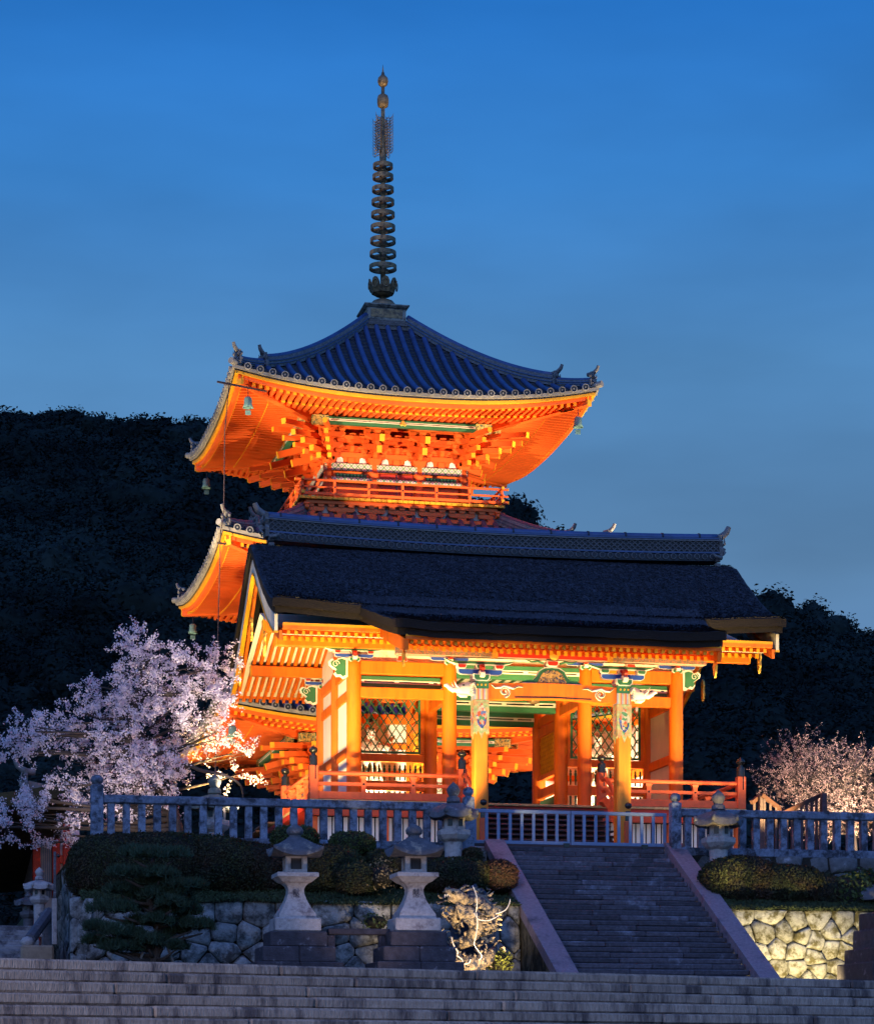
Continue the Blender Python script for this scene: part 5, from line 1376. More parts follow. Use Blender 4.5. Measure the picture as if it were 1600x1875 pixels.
# podium and storeys
m = MB(); m.cbox((-5.2, -5.2, 7.8), (5.2, 5.2, 9.0), .05); pp_('stone_podium', m, STONE)
storey(3.1, 9.0, 12.2, True); bracket_zone(3.1, 12.25, True)
storey(2.85, 16.4, 18.3); bracket_zone(2.85, 18.35, False)
storey(2.6, 22.6, 24.25); bracket_zone(2.6, 24.20, True)
frieze(2.6, 23.95, 24.22); frieze(2.6, 23.50, 23.70)
frieze(3.1, 11.9, 12.2)
green_purlin(3.74, 25.54, 3.4); green_purlin(3.95, 19.68, 3.7); green_purlin(4.25, 13.66, 4.0)
balcony(3.9, 22.66); balcony(4.1, 16.75)
REDLIT_TILE = mat('red_light_tinted_tile', (.085, .055, .085), .5, .3, 2, .1, 8, rnd=.12)  # reddish cast of the floodlights put into the middle roof's tile colour
build_roof(6.75, 25.95, .62, .80, 30.10, bi=3.35)
build_roof(7.25, 20.08, .62, 3.2, 22.35, front_detail=False, bi=3.55, tile=REDLIT_TILE)
build_roof(7.40, 14.05, .62, 3.4, 16.45, bi=3.9, front_detail=True)

# ---- finial
F0 = 30.0
def fz(y): return EYE+(1950-y)*.021236
m = MB(); m.sqlathe([(1.05, 29.72), (1.05, 29.80), (.98, 29.80), (.98, 29.90), (1.02, 29.90), (1.02, 29.98), (.94, 29.98), (.94, 30.08), (.98, 30.08), (.98, 30.18), (.90, 30.18), (.90, 30.30)]); pp_('tile_stack', m, BRKT)
m = MB(); m.sqlathe([(.86, 30.30), (.86, 30.34), (.76, 30.36), (.76, 30.80), (.80, 30.82), (.88, 30.90), (.88, 30.94)]); rb_ = pp_('dew_basin', m, mat('old_roban_metal', (.24,.23,.20), .6, .5, 5, .3, col2=(.05,.05,.05), c2lo=.48, c2hi=.6, c2scale=3))
for k in range(4):
    m = MB(); m.box((-.62, -.772, 30.44), (.62, -.758, 30.76)); pp_('dark_panel', m, BRONZE, None, k)
m = MB(); m.lathe([(.54, 0), (.56, .05), (.53, .18), (.40, .34), (.22, .42), (.10, .44)], (0, 0, 30.94), 28); pp_('inverted_bowl', m, BRONZE, smooth=True)
m = MB(); m.lathe([(.10, 0), (.09, 4.6), (.08, 7.2), (.06, 9.0)], (0, 0, 31.2), 12); pp_('central_mast', m, BRONZE, smooth=True)
z0 = fz(543)
m = MB(); m.lathe([(.12, -.02), (.30, .03), (.40, .12), (.46, .26)], (0, 0, z0), 24, capt=False); pp_('petal_cup', m, BRONZE, smooth=True)
for i in range(8):
    a = 2*PI*i/8; ca, sa = math.cos(a), math.sin(a)
    m = MB(); P = []
    for (w, zz, rr) in ((.16, .10, .41), (.19, .30, .47), (.17, .48, .52), (.10, .62, .55), (.0, .66, .56)):
        P.append((w, zz, rr))
    V = []
    for w, zz, rr in P: V += [(rr*ca-w*sa, rr*sa+w*ca, z0+zz), (rr*ca+w*sa, rr*sa-w*ca, z0+zz)]
    V2 = [(x*.93, y*.93, z) for x, y, z in V]; n = len(V)
    F = [(2*j, 2*j+1, 2*j+3, 2*j+2) for j in range(4)]; F += [tuple(q+n for q in f[::-1]) for f in F]+[(2*j, 2*j+2, 2*j+2+n, 2*j+n) for j in range(4)]+[(2*j+1, 2*j+1+n, 2*j+3+n, 2*j+3) for j in range(4)]
    m.add(V+V2, F); pp_('petal', m, BRONZE)
    m = MB(); c_ = Vector((.50*ca, .50*sa, z0+.40)); sd = Vector((-sa, ca, 0)); a_ = [c_+sd*.13*math.cos(t)+Vector((0,0,.15*math.sin(t)))+Vector((ca, sa, 0))*.05 for t in [2*PI*j/12 for j in range(13)]]
    m.tube(a_, .022, 5, cap=False); pp_('petal_rim', m, BRONZE)
ry = [490, 465, 441, 417, 393, 370, 347, 324, 304]
for i, y in enumerate(ry):
    z = fz(y); R = .535-.145*i/8
    m = MB(); hb = .082
    m.lathe([(R, -hb), (R, hb), (R-.035, hb), (R-.035, -hb), (R, -hb)], (0, 0, z), 32, capt=False, capb=False)
    r_ = pp_('spire_ring', m, BRONZE, smooth=40)
    m = MB(); m.lathe([(.11, -.20), (.13, -.1), (.13, .10), (.11, .20)], (0, 0, z), 14); pp_('hub', m, BRONZE, smooth=40)
    for q in range(4):
        a = PI/4+q*PI/2; m = MB(); m.beam((.12*math.cos(a), .12*math.sin(a), z), ((R-.03)*math.cos(a), (R-.03)*math.sin(a), z), .05, .07, up=(0,0,1)); pp_('spoke', m, BRONZE)
m = MB(); m.lathe([(.13, 0), (.14, .25), (.12, .5)], (0, 0, fz(296)), 12); pp_('mast_sleeve', m, BRONZE, smooth=40)
for q in range(4):       # water-flame blades
    a = PI/4+q*PI/2-YAW*0; ca, sa = math.cos(a), math.sin(a); ca2 = ca; m = MB(); zb, zt = fz(283), fz(214)
    n = 13
    m.tube([(.16*ca, .16*sa, zb+.05), (.18*ca, .18*sa, zt-.05)], .014, 5); m.tube([(.34*ca, .34*sa, zb+.05), (.34*ca, .34*sa, zt-.1)], .016, 5)
    for i in range(n):
        z = zb+(zt-zb)*i/n
        m.tube([(.10*ca, .10*sa, z), (.22*ca, .22*sa, z+.05), (.34*ca, .34*sa, z), (.45*ca, .45*sa, z+.06), (.50*ca, .50*sa, z+.17)], [.012, .012, .014, .013, .004], 5)
        m.tube([(.12*ca, .12*sa, z+.10), (.24*ca, .24*sa, z+.0), (.30*ca, .30*sa, z+.12)], [.011, .011, .006], 5)
        m.tube([(.34*ca, .34*sa, z), (.40*ca, .40*sa, z-.02), (.46*ca, .46*sa, z+.04)], [.012, .01, .004], 5)
    pp_('water_flame', m, BRONZE, smooth=True)
m = MB(); zc = fz(197); m.lathe([(.10, 0), (.20, .06), (.225, .20), (.225, .34), (.19, .47), (.10, .53)], (0, 0, zc), 20); pp_('dragon_wheel', m, BRONZE, smooth=True)
m = MB(); zc = fz(158); m.lathe([(.09, 0), (.17, .07), (.21, .20), (.19, .33), (.10, .42), (.04, .52), (.02, .70), (.004, .86)], (0, 0, zc), 20); pp_('sacred_jewel', m, BRONZE, smooth=True)

# ---- wind bells
def bell(dx, dy, h, Zm, label):
    t = h-.62; x, y, z = PX+dx*t, PY+dy*t, Zm-.62+.62
    r = thing('wind_bell', label, 'bell', (x, y, z-.95), 'bronze wind bells at the eave corners')
    m = MB(); m.tube([(x, y, z-.10), (x, y, z-.38)], .014, 5); part('hook', m, DARKP, r)
    m = MB(); m.lathe([(.02, .40), (.10, .39), (.14, .33), (.15, .12), (.20, 0), (.185, 0), (.13, .12), (.12, .32)][::-1], (x, y, z-.80), 14, capt=False, capb=False); part('bell_body', m, VERDI, r, True)
    m = MB(); m.cbox((x-.10, y-.01, z-1.05), (x+.10, y+.01, z-.88), .004); part('clapper_plate', m, VERDI, r)
bell(-1, -1, 6.75, 25.95, 'verdigris wind bell under the front left corner of the topmost pagoda roof')
bell(1, -1, 6.75, 25.95, 'verdigris wind bell under the right corner of the topmost pagoda roof')
bell(-1, 1, 6.75, 25.95, 'pale wind bell under the far left corner of the topmost pagoda roof')
bell(-1, 1, 7.25, 20.08, 'wind bell under the far left corner of the middle pagoda roof, above the blossoms')
bell(-1, -1, 7.40, 14.05, 'blue-green wind bell under the near left corner of the lowest pagoda roof')
# ---- lightning cable on the left corner
t = thing('lightning_cable', 'thin lightning cable hanging down the left corners of the pagoda roofs', 'cable', (11.0, 84.4, 9))
m = MB(); m.tube([(11.15, 84.7, 25.9), (10.95, 84.5, 24.0), (10.9, 84.4, 21.0), (10.75, 84.1, 20.3), (10.6, 84.0, 15.0), (10.5, 83.9, 9.0)], .017, 5); part('cable', m, DKWOOD, t)
for z in (25.75, 20.05):
    m = MB(); m.beam((10.7, 84.6, z), (12.6, 85.6, z+.05), .06, .06); part('bracket', m, DKWOOD, t)

# ================================================================ HEDGES
def ellip_pts(c, r, n, rng, p=2.6, low=-.75):
    """points and normals on a superellipsoid"""
    d = rng.normal(size=(n,3)); d /= np.linalg.norm(d, axis=1)[:,None]
    d = d[d[:,2] > low]
    k = (np.abs(d)**p).sum(1)**(-1/p); P = d*k[:,None]
    N = np.sign(P)*np.abs(P)**(p-1)/np.array(r); N /= np.linalg.norm(N, axis=1)[:,None]
    return P*np.array(r)+np.array(c), N
def hedge(label, els, m_=HEDGE, leaf=.038, dens=1250, group='clipped hedges on the banks beside the stairs', rough=.035, cat='hedge'):
    """els: (px, py, half width px, half height px, Y, depth)"""
    C = []
    for e in els:
        px, py, rx, rz, Y = e[:5]; c = at(px, py, Y); d = c.x*SN+c.y*CS; s = d/4400
        C.append((np.array(c), np.array([rx*s, e[5] if len(e) > 5 else max(.6, min(1.3, rx*s*.8)), rz*s])))
    base = C[0][0]; t = thing('hedge', label, cat, (float(np.mean([c[0][0] for c in C])), float(base[1]), float(min(c[0][2]-c[1][2] for c in C))), group)
    Vs, Fs, o = [], [], 0; inn = MB()
    for i, (c, r) in enumerate(C):
        area = 4*PI*((r[0]*r[1])**1.6/3+(r[0]*r[2])**1.6/3+(r[1]*r[2])**1.6/3)**(1/1.6)
        P, N = ellip_pts(c, r, int(area*dens), RNG)
        keep = np.ones(len(P), bool)
        for j, (c2, r2) in enumerate(C):
            if j != i: keep &= ((np.abs((P-c2)/r2)**2.6).sum(1) > .93)
        P, N = P[keep], N[keep]
        lump = np.array([noise.noise(Vector(p)*1.3)*.06+noise.noise(Vector(p)*4)*.035 for p in P])
        P = P+N*(lump+RNG.normal(size=len(P))*rough*.6)[:,None]
        V, F = leaf_cards(P, leaf, 1.7, N, .9); Vs.append(V); Fs.append(F+o); o += len(V)
        V0 = []
        m = MB()
        def f(u, v, c=c, r=r):
            a, b = 2*PI*u, PI*(v-.5); d = np.array([math.cos(a)*math.cos(b), math.sin(a)*math.cos(b), math.sin(b)]); k = (np.abs(d)**2.6).sum()**(-1/2.6)
            return tuple(c+d*k*r*.955)
        m.grid(f, 24, 12); inn.add(m.v, m.f)
    part('inner_twigs', inn, HEDGEIN, t, True)
    V = np.concatenate(Vs); F = np.concatenate(Fs); w = wl(t)
    o_ = ins('foliage', np_mesh('foliage', V-np.array(w), F, m_), t, w, stuff=True)
    return t
hedge('long rounded clipped hedge under the left stone fence, behind the pine', [(205, 1592, 82, 62, 64.2), (300, 1583, 95, 57, 64.3), (385, 1588, 88, 55, 64.3), (462, 1594, 62, 50, 64.3)])
hedge('small clipped dome peeping over the stone lantern roof on the left', [(540, 1540, 42, 26, 65.5)], HEDGEG)
hedge('small green dome shrub just under the stone fence', [(645, 1547, 40, 23, 65.3)], HEDGEG)
hedge('brown clipped hedge between the two tall stone lanterns', [(585, 1598, 84, 50, 64.4), (650, 1612, 40, 34, 63.6)])
hedge('dark low hedge behind the right tall lantern', [(715, 1590, 55, 32, 64.8), (770, 1600, 50, 38, 64.8)])
hedge('pale twiggy shrub beside the right tall lantern', [(697, 1608, 20, 20, 63.3)], mat('pale_twigs', (.20,.15,.08), .8, .4, 4, 0, tint_rand=True, trans=.2), .05, 300, rough=.25, cat='shrub')
hedge('rounded hedge right of the tall lanterns, above the dragon', [(835, 1608, 72, 34, 64.2)])
hedge('reddish ball shrub against the left stair kerb', [(912, 1607, 34, 30, 64.0)], mat('reddish_hedge_leaves', (.045,.02,.014), .7, .45, 1.6, 0, tint_rand=True, trans=.2))
hedge('small ball shrub tucked beside the lantern shaft', [(862, 1568, 16, 14, 65.4)])
hedge('big smooth whale-shaped hedge right of the stairs', [(1350, 1618, 72, 48, 64.2), (1420, 1625, 85, 42, 64.3), (1490, 1636, 60, 34, 64.2)])
hedge('looser green shrub at the right edge', [(1560, 1640, 48, 34, 64.0), (1600, 1628, 40, 30, 64.4)], HEDGEG, .075, 420, rough=.12, cat='shrub')
hedge('small bright moss clump at the foot of the dragon', [(915, 1768, 17, 22, 60.6)], mat('bright_moss', (.16,.17,.03), .8, .4, 4, 0, tint_rand=True), .05, 500, group=None or 'low plants at the foot of the walls', rough=.1, cat='shrub')
hedge('dark fern tuft growing out of the wall between the lanterns', [(688, 1690, 20, 12, 62.1, .2)], HEDGEG, .06, 500, group='low plants at the foot of the walls', rough=.15, cat='plant')

# ================================================================ PINE
pine = thing('pine_tree', 'dark cloud-pruned pine in front of the left retaining wall', 'pine', tuple(at(272, 1832, 59.0)))
def AT(px, py, Y): return at(px, py, Y)
m = MB(); m.tube([AT(285, 1840, 59), AT(280, 1770, 59), AT(292, 1700, 59.2), AT(272, 1640, 59), AT(282, 1560, 59)], [.20, .16, .12, .09, .04], 10); part('trunk', m, TWIG, pine, True)
pads = [(278, 1566, 62, 20), (262, 1600, 62, 19), (300, 1618, 50, 14), (335, 1632, 38, 18), (250, 1640, 62, 18), (310, 1660, 55, 22), (225, 1672, 60, 22), (290, 1690, 60, 20), (350, 1705, 45, 18), (205, 1708, 55, 24), (270, 1722, 60, 22), (235, 1742, 45, 16), (330, 1668, 40, 22), (195, 1730, 36, 18), (315, 1735, 30, 12)]
pads = [(px+rx*q+random.uniform(-6, 6), py+random.uniform(-7, 7), rx*random.uniform(.42, .62), rz*random.uniform(.7, 1.05)) for (px, py, rx, rz) in pads for q in (-.5, .05, .55)]
Vs, Fs, o = [], [], 0
for i, (px, py, rx, rz) in enumerate(pads):
    Y = 59+random.uniform(-.7, .7); c = AT(px, py, Y); s = 59.6/4400; r = np.array([rx*s, min(.8, rx*s*.85), rz*s])
    m = MB(); a = AT(282, min(1800, py+25), 59); b = c+Vector((0, 0, -rz*s*.5)); m.tube([a, (a+b)/2+Vector((0, 0, -.06)), b], [.06, .045, .02], 6); part('limb', m, TWIG, pine, True)
    n = 150; P = RNG.normal(size=(n,3)); P /= np.linalg.norm(P, axis=1)[:,None]; P[:,2] = np.abs(P[:,2])*1.0-.25; P = P*(RNG.random(n)**.35)[:,None]*r+np.array(c)
    for q in range(11):                       # needles of each tuft
        d = RNG.normal(size=(n,3))*.55+np.array([0, 0, .9]); d /= np.linalg.norm(d, axis=1)[:,None]
        L = .16*(.7+.6*RNG.random(n))[:,None]; sd = np.cross(d, RNG.normal(size=(n,3))); sd /= np.linalg.norm(sd, axis=1)[:,None]; sd *= .0075
        V = np.stack([P-sd, P+sd, P+d*L+sd*.3, P+d*L-sd*.3], 1).reshape(-1,3); Vs.append(V); Fs.append(np.arange(4*n).reshape(n,4)+o); o += 4*n
V = np.concatenate(Vs); F = np.concatenate(Fs); ins('needles', np_mesh('needles', V-np.array(wl(pine)), F, PINE), pine, wl(pine), stuff=True)
for a, b in (((225, 1840), (262, 1745)), ((345, 1840), (300, 1715))):
    m = MB(); m.tube([AT(*a, 58.8), AT(*b, 58.9)], .035, 8); part('support_pole', m, mat('grey_pole', (.16,.15,.15), .8), pine)

# ================================================================ TALL STONE LANTERNS
def tall_lantern(px, label, dirt, Y=58.0, flip=0):
    c = at(px, 1900, Y); x, y = c.x, Y; d = x*SN+y*CS; s = d/4400
    Z = lambda py: EYE+(1950-py)*s
    t = thing('stone_lantern', label, 'stone lantern', (x, y, TZ), 'tall stone lanterns on stepped pedestals')
    # pedestal
    for i, (w, a, b) in enumerate(((88, 1840, 1790), (80, 1790, 1764), (67, 1764, 1736), (53, 1736, 1708))):
        w *= s; za = TZ if i == 0 else Z(a); zb = Z(b)
        if i < 3:
            n = 2
            for j in range(n):
                m = MB(); m.cbox((x-w+2*w*j/n+.004, y-w*.8, za), (x-w+2*w*(j+1)/n-.004, y+w*.8, zb), .025); part('pedestal_block', m, PEDST, t)
        else:
            m = MB(); m.cbox((x-w*.98, y-w*.9, za), (x+w*.98, y+w*.9, zb), .03); part('pedestal_block', m, PEDST, t)
    m = MB(); w = 42*s; m.cbox((x-w, y-w, Z(1708)), (x+w, y+w, Z(1683)), .03); part('base_block', m, LANT, t)
    m = MB(); p = [(34, 1683), (33.5, 1676), (26, 1664), (19, 1650), (15, 1638), (14.5, 1630), (17, 1624), (22, 1619)]
    m.sqlathe([(r*s, Z(q)) for r, q in p], (x, y, 0)); pl = part('pillar', m, LANT, t, 30)
    try:
        tx = bpy.data.curves.new('inscription', 'FONT'); tx.body = '献\n燈'; tx.size = .17; tx.align_x = 'CENTER'; tx.extrude = .003; tx.space_line = .9
        tmp = bpy.data.objects.new('tmp', tx); COL.objects.link(tmp); bpy.context.view_layer.update()
        me = bpy.data.meshes.new_from_object(tmp.evaluated_get(bpy.context.evaluated_depsgraph_get())); bpy.data.objects.remove(tmp); me.materials.clear(); me.materials.append(PEDST)
        to = ins('inscription', me, pl, (x, y-16.0*s-.012, Z(1640)), (PI/2*.97, 0, 0))
    except Exception: pass
    m = MB(); m.sqlathe([(22*s, Z(1619)), (27*s, Z(1617)), (36*s, Z(1609)), (38*s, Z(1608)), (38*s, Z(1601)), (36*s, Z(1600))], (x, y, 0)); part('platform', m, LANT, t)
    # light box: four corner posts with rounded openings
    a, b = Z(1600), Z(1568); w = 20*s
    lb = MB(); 
    for sx in (-1, 1):
        for sy in (-1, 1): lb.cbox((x+sx*w-(w*.5 if sx > 0 else 0), y+sy*w-(w*.5 if sy > 0 else 0), a), (x+sx*w+(w*.5 if sx < 0 else 0), y+sy*w+(w*.5 if sy < 0 else 0), b), .03)
    lb.box((x-w*.97, y-w*.97, a), (x+w*.97, y+w*.97, a+(b-a)*.20)); lb.box((x-w*.97, y-w*.97, b-(b-a)*.16), (x+w*.97, y+w*.97, b)); part('light_box', lb, LANT, t)
    m = MB(); m.box((x-w*.55, y-w*.6, a+.05), (x+w*.55, y+w*.6, b-.03)); part('dark_opening', m, mat('opening_shade', (.05,.045,.05), .8), t)  # dark block stands for the shade inside the light box
    # roof with upturned corners
    h = 46*s; zb, zt = Z(1566), Z(1533)
    def rf(u, v):
        X, Yv = (u*2-1), (v*2-1); q = max(abs(X), abs(Yv)); w_ = min(abs(X), abs(Yv))
        zz = (zt-zb)*(math.cos(min(1, q)*PI/2)**.9*.80+.20*(1-q)) + .17*(abs(X*Yv))**2.2*1.0
        return (x+X*h, y+Yv*h, zb+.02+zz)
    m = MB(); m.grid(rf, 20, 20); n0 = len(m.v)
    def rfb(u, v):
        X, Yv = (u*2-1), (v*2-1); return (x+X*h, y+Yv*h, zb+.17*(abs(X*Yv))**2.2-.05-.01*(1-max(abs(X), abs(Yv))))
    m.grid(rfb, 20, 20, flip=True)
    w21 = 21; ring = list(range(w21))+[j*w21+20 for j in range(1, 21)]+[20*w21+i for i in range(19, -1, -1)]+[j*w21 for j in range(19, 0, -1)]
    for p, q in zip(ring, ring[1:]+ring[:1]): m.f.append((q, p, p+n0, q+n0)); m.mi.append(0)
    part('roof', m, mat('mossy_lantern_roof', (.10,.10,.12), .85, .35, 6, .5, 30, col2=(.26,.22,.18), c2lo=.55, c2hi=.66, c2scale=3), t, 50)
    m = MB(); m.lathe([(15*s, 0), (15*s, 9*s), (11*s, 11*s), (11*s, 14*s), (15*s, 17*s), (16*s, 23*s), (12*s, 29*s), (5*s, 33*s), (1*s, 35*s)], (x, y, Z(1544)), 16); part('finial', m, LANTDK, t, 50)
    return t
tall_lantern(540, 'tall pale stone lantern on stepped pedestal, left one, before the brown hedge', 0)
tall_lantern(758, 'tall pale stone lantern on stepped pedestal, beside the dragon sculpture', 0)
t = thing('stone_rail', 'dark low stone rail running between the pedestals of the two tall lanterns', 'rail', tuple(at(655, 1830, 58.2)))
a, b = at(600, 1706, 58.2), at(712, 1706, 58.2)
m = MB(); m.cbox((a.x, 58.05, a.z-.08), (b.x, 58.35, a.z+.07), .02); part('rail_stone', m, PEDST, t)
for px in (605, 700):
    p = at(px, 1716, 58.2); m = MB(); m.cbox((p.x-.1, 58.1, TZ), (p.x+.1, 58.3, p.z+.04), .02); part('rail_post', m, PEDST, t)

# ================================================================ ROUND-SHAFT LANTERNS BEFORE THE FENCE
def round_lantern(px, Y, label, ytop=1434, k=1.0, z0=None, mt=LANTDK, shaft=LANT):
    c = at(px, ytop, Y); x, y = c.x, Y; d = x*SN+y*CS; s = d/4400*k
    Z = lambda q: c.z-q*s                     # q = px below the top
    zb = z0 if z0 is not None else c.z-150*s
    t = thing('stone_lantern', label, 'stone lantern', (x, y, zb), 'round shafted stone lanterns')
    m = MB(); m.lathe([(17*s, 0), (16*s, (Z(108)-zb)*.5), (17*s, Z(108)-zb)], (x, y, zb), 20); part('shaft', m, shaft, t, 40)
    m = MB(); m.lathe([(17*s, Z(112)), (26*s, Z(106)), (32*s, Z(98)), (32*s, Z(90)), (28*s, Z(88))], (x, y, 0), 6, rot=PI/6); part('platform', m, shaft, t)
    m = MB(); m.lathe([(22*s, Z(89)), (22*s, Z(62))], (x, y, 0), 6, rot=PI/6); lb = part('light_box', m, shaft, t)
    for j in range(6):
        a = j*PI/3; m = MB(); q = 19.3*s; m.beam((x+q*math.cos(a), y+q*math.sin(a), Z(76)), (x+(q+.012)*math.cos(a), y+(q+.012)*math.sin(a), Z(76)), 9*s, 13*s); part('opening', m, DARKP, lb)
    # hexagonal roof
    m = MB(); prof = [(8, 38), (14, 41), (26, 46), (38, 53), (43, 58), (44, 68), (40, 70), (20, 64)]
    V = []; n = 36
    for r, q in prof:
        for j in range(n):
            a = 2*PI*j/n; hx = math.cos(PI/6)/math.cos(((a) % (PI/3))-PI/6); cor = 1-abs(((a) % (PI/3))-PI/6)/(PI/6)
            cr = (1-cor)
            rr = r*s*(hx*.5+.5*hx)*1.06; lift = (cr**3)*5*s*(r/44)**2
            V.append((x+rr*math.cos(a), y+rr*math.sin(a), Z(q)+lift))
    F = [(i*n+j, (i+1)*n+j, (i+1)*n+(j+1) % n, i*n+(j+1) % n) for i in range(len(prof)-1) for j in range(n)]+[tuple(range(n)), tuple((len(prof)-1)*n+j for j in range(n))[::-1]]
    m.add(V, F); rfm = part('roof', m, mt, t, 50)
    for j in range(6):                        # curled warts at the corners
        a = j*PI/3; m = MB(); m.tube([(x+20*s*math.cos(a), y+20*s*math.sin(a), Z(45)), (x+38*s*math.cos(a), y+38*s*math.sin(a), Z(54)), (x+45*s*math.cos(a), y+45*s*math.sin(a), Z(57)), (x+45*s*math.cos(a), y+45*s*math.sin(a), Z(50))], [2.5*s, 4*s, 5*s, 2.5*s], 7); part('corner_curl', m, mt, rfm, True)
    m = MB(); m.lathe([(10*s, 39*s*0), (13*s, 3*s), (12*s, 10*s), (8*s, 13*s), (11*s, 19*s), (13*s, 25*s), (9*s, 32*s), (3*s, 37*s), (.5*s, 40*s)], (x, y, Z(40)), 14); part('finial', m, mt, t, 50)
    return t
round_lantern(830, 65.4, 'dark round shafted stone lantern standing left of the stair head', 1432)
round_lantern(1315, 65.4, 'dark round shafted stone lantern standing right of the stair head', 1446)
round_lantern(393, 69.5, 'pale stone lantern standing behind the left stone fence under the cherry', 1417, .98, UZ, mat('mossy_grey_roof', (.20,.19,.15), .9, .4, 6, .5, 25), LANT)
round_lantern(1618, 63.5, 'stone lantern cut by the right edge of the picture', 1575, 1.1, 5.9)
round_lantern(72, 70.5, 'small pale stone lantern at the head of the left side steps', 1588, .62, 5.3, LANT, LANT)
round_lantern(52, 74.0, 'smaller stone lantern just behind at the left side steps', 1622, .55, 5.3, LANTDK, LANTDK)
# stone blocks stepping up at the lower right edge
t = thing('lantern_pedestal', 'dark stepped stone pedestal at the lower right edge', 'pedestal', tuple(at(1600, 1850, 58)))
for i, (x0, y0, y1) in enumerate(((1574, 1860, 1765), (1588, 1765, 1738), (1604, 1738, 1702), (1615, 1702, 1670))):
    a = at(x0, y0, 58.6-.0*i); b = at(1760, y1, 58.6)
    m = MB(); m.cbox((a.x, 58.6-.9+.12*i, max(TZ, a.z)), (b.x, 60.2, b.z), .03); part('pedestal_block', m, PEDST, t)

# ================================================================ DRAGON SCULPTURE
D = 60.3
def P3(px, py, dy=0.0): return at(px, py, D+dy)
dr = thing('dragon_sculpture', 'floodlit openwork dragon sculpture with pale curling whiskers before the wall', 'sculpture', tuple(P3(865, 1858)))
s6 = 62/4400
def body(name, pts, rad, n=10, mt=DRAG): m = MB(); m.tube([P3(*p) for p in pts], [r*s6 for r in rad], n); return part(name, m, mt, dr, True)
body('lower_coil', [(812, 1722, .3), (822, 1748, .2), (842, 1764, 0), (868, 1768, -.2), (893, 1755, -.1), (905, 1738, .2)], [6, 13, 17, 17, 13, 6])
body('middle_coil', [(836, 1700, .2), (832, 1682, 0), (845, 1664, -.3), (866, 1676, -.4), (872, 1700, -.3), (862, 1722, -.1), (840, 1735, .1)], [6, 12, 15, 15, 14, 12, 6])
body('upper_coil', [(862, 1640, .3), (880, 1650, .1), (900, 1672, -.1), (898, 1700, -.1), (880, 1712, .1)], [7, 13, 14, 12, 6])
neck = body('neck', [(900, 1695, 0), (893, 1668, -.2), (876, 1652, -.3), (856, 1648, -.3), (842, 1652, -.4)], [8, 12, 12, 11, 10])
# head, left-facing, with jaw
m = MB(); m.tube([P3(850, 1648, -.4), P3(836, 1640, -.45), P3(824, 1634, -.5), P3(814, 1630, -.5)], [11*s6, 12*s6, 8*s6, 4.5*s6], 12); hd = part('head', m, DRAG, dr, True)
m = MB(); m.tube([P3(846, 1656, -.4), P3(832, 1650, -.45), P3(820, 1646, -.5)], [6*s6, 5*s6, 2.5*s6], 10); part('lower_jaw', m, DRAG, hd, True)
for a, b, c in (((840, 1632), (852, 1622), (864, 1624)), ((846, 1632), (862, 1628), (876, 1634))):
    m = MB(); m.tube([P3(*a, -.45), P3(*b, -.4), P3(*c, -.3)], [3*s6, 2.4*s6, .6*s6], 7); part('horn', m, DRAG, hd, True)
for q in (-.62, -.36):
    m = MB(); c = P3(830, 1635, q); m.lathe([(.01, -.05), (.055, 0), (.01, .05)], tuple(c), 10); part('eye', m, DARKP, hd, True)
for i in range(6):
    m = MB(); px = 815+i*4; m.tube([P3(px, 1638, -.55), P3(px-.5, 1644, -.56)], [1.4*s6, .2*s6], 5); part('tooth', m, WIRE, hd)
# back spines along the coils
def spines(pts, n, up=(0, -1), h=8, base=3.2):
    pts = [Vector((p[0], p[1], p[2])) for p in pts]
    for i in range(n):
        f = i/(n-1)*(len(pts)-1); a = int(min(f, len(pts)-2)); p = pts[a].lerp(pts[a+1], f-a); d = (pts[a+1]-pts[a]).normalized(); nx, ny = d.y, -d.x
        m = MB(); q = P3(p.x+nx*11, p.y+ny*11, p.z-.1); q2 = P3(p.x+nx*(13+h)+d.x*3, p.y+ny*(13+h)+d.y*3, p.z-.12)
        m.tube([q, (q+q2)/2, q2], [base*s6, base*.8*s6, .3*s6], 5); part('back_spine', m, DRAG, dr)
spines([(836, 1690, 0), (840, 1668, -.2), (852, 1662, -.3), (868, 1676, -.4), (874, 1700, -.3)], 14)
spines([(812, 1722, .3), (822, 1748, .2), (842, 1764, 0), (868, 1768, -.2), (893, 1755, -.1)], 12, h=6)
spines([(862, 1640, .3), (880, 1650, .1), (900, 1672, -.1), (898, 1700, -.1)], 10)
# scales along the middle coil
for i in range(54):
    f = i/53; a = 2.2*PI*f; row = i % 6
    px = 838+32*((i//6)/8); py = 1668+30*((i//6)/8)**1.3+(row-2.5)*4.2; 
    m = MB(); c = P3(px+row*1.2, py, -.52-.05*math.sin(row)); m.lathe([(.07, 0), (.05, .02), (.01, .03)], (0,0,0), 7); m.xf(Matrix.Translation(c) @ Matrix.Rotation(PI/2+.3, 4, 'X')); part('scale', m, DRAG, dr)
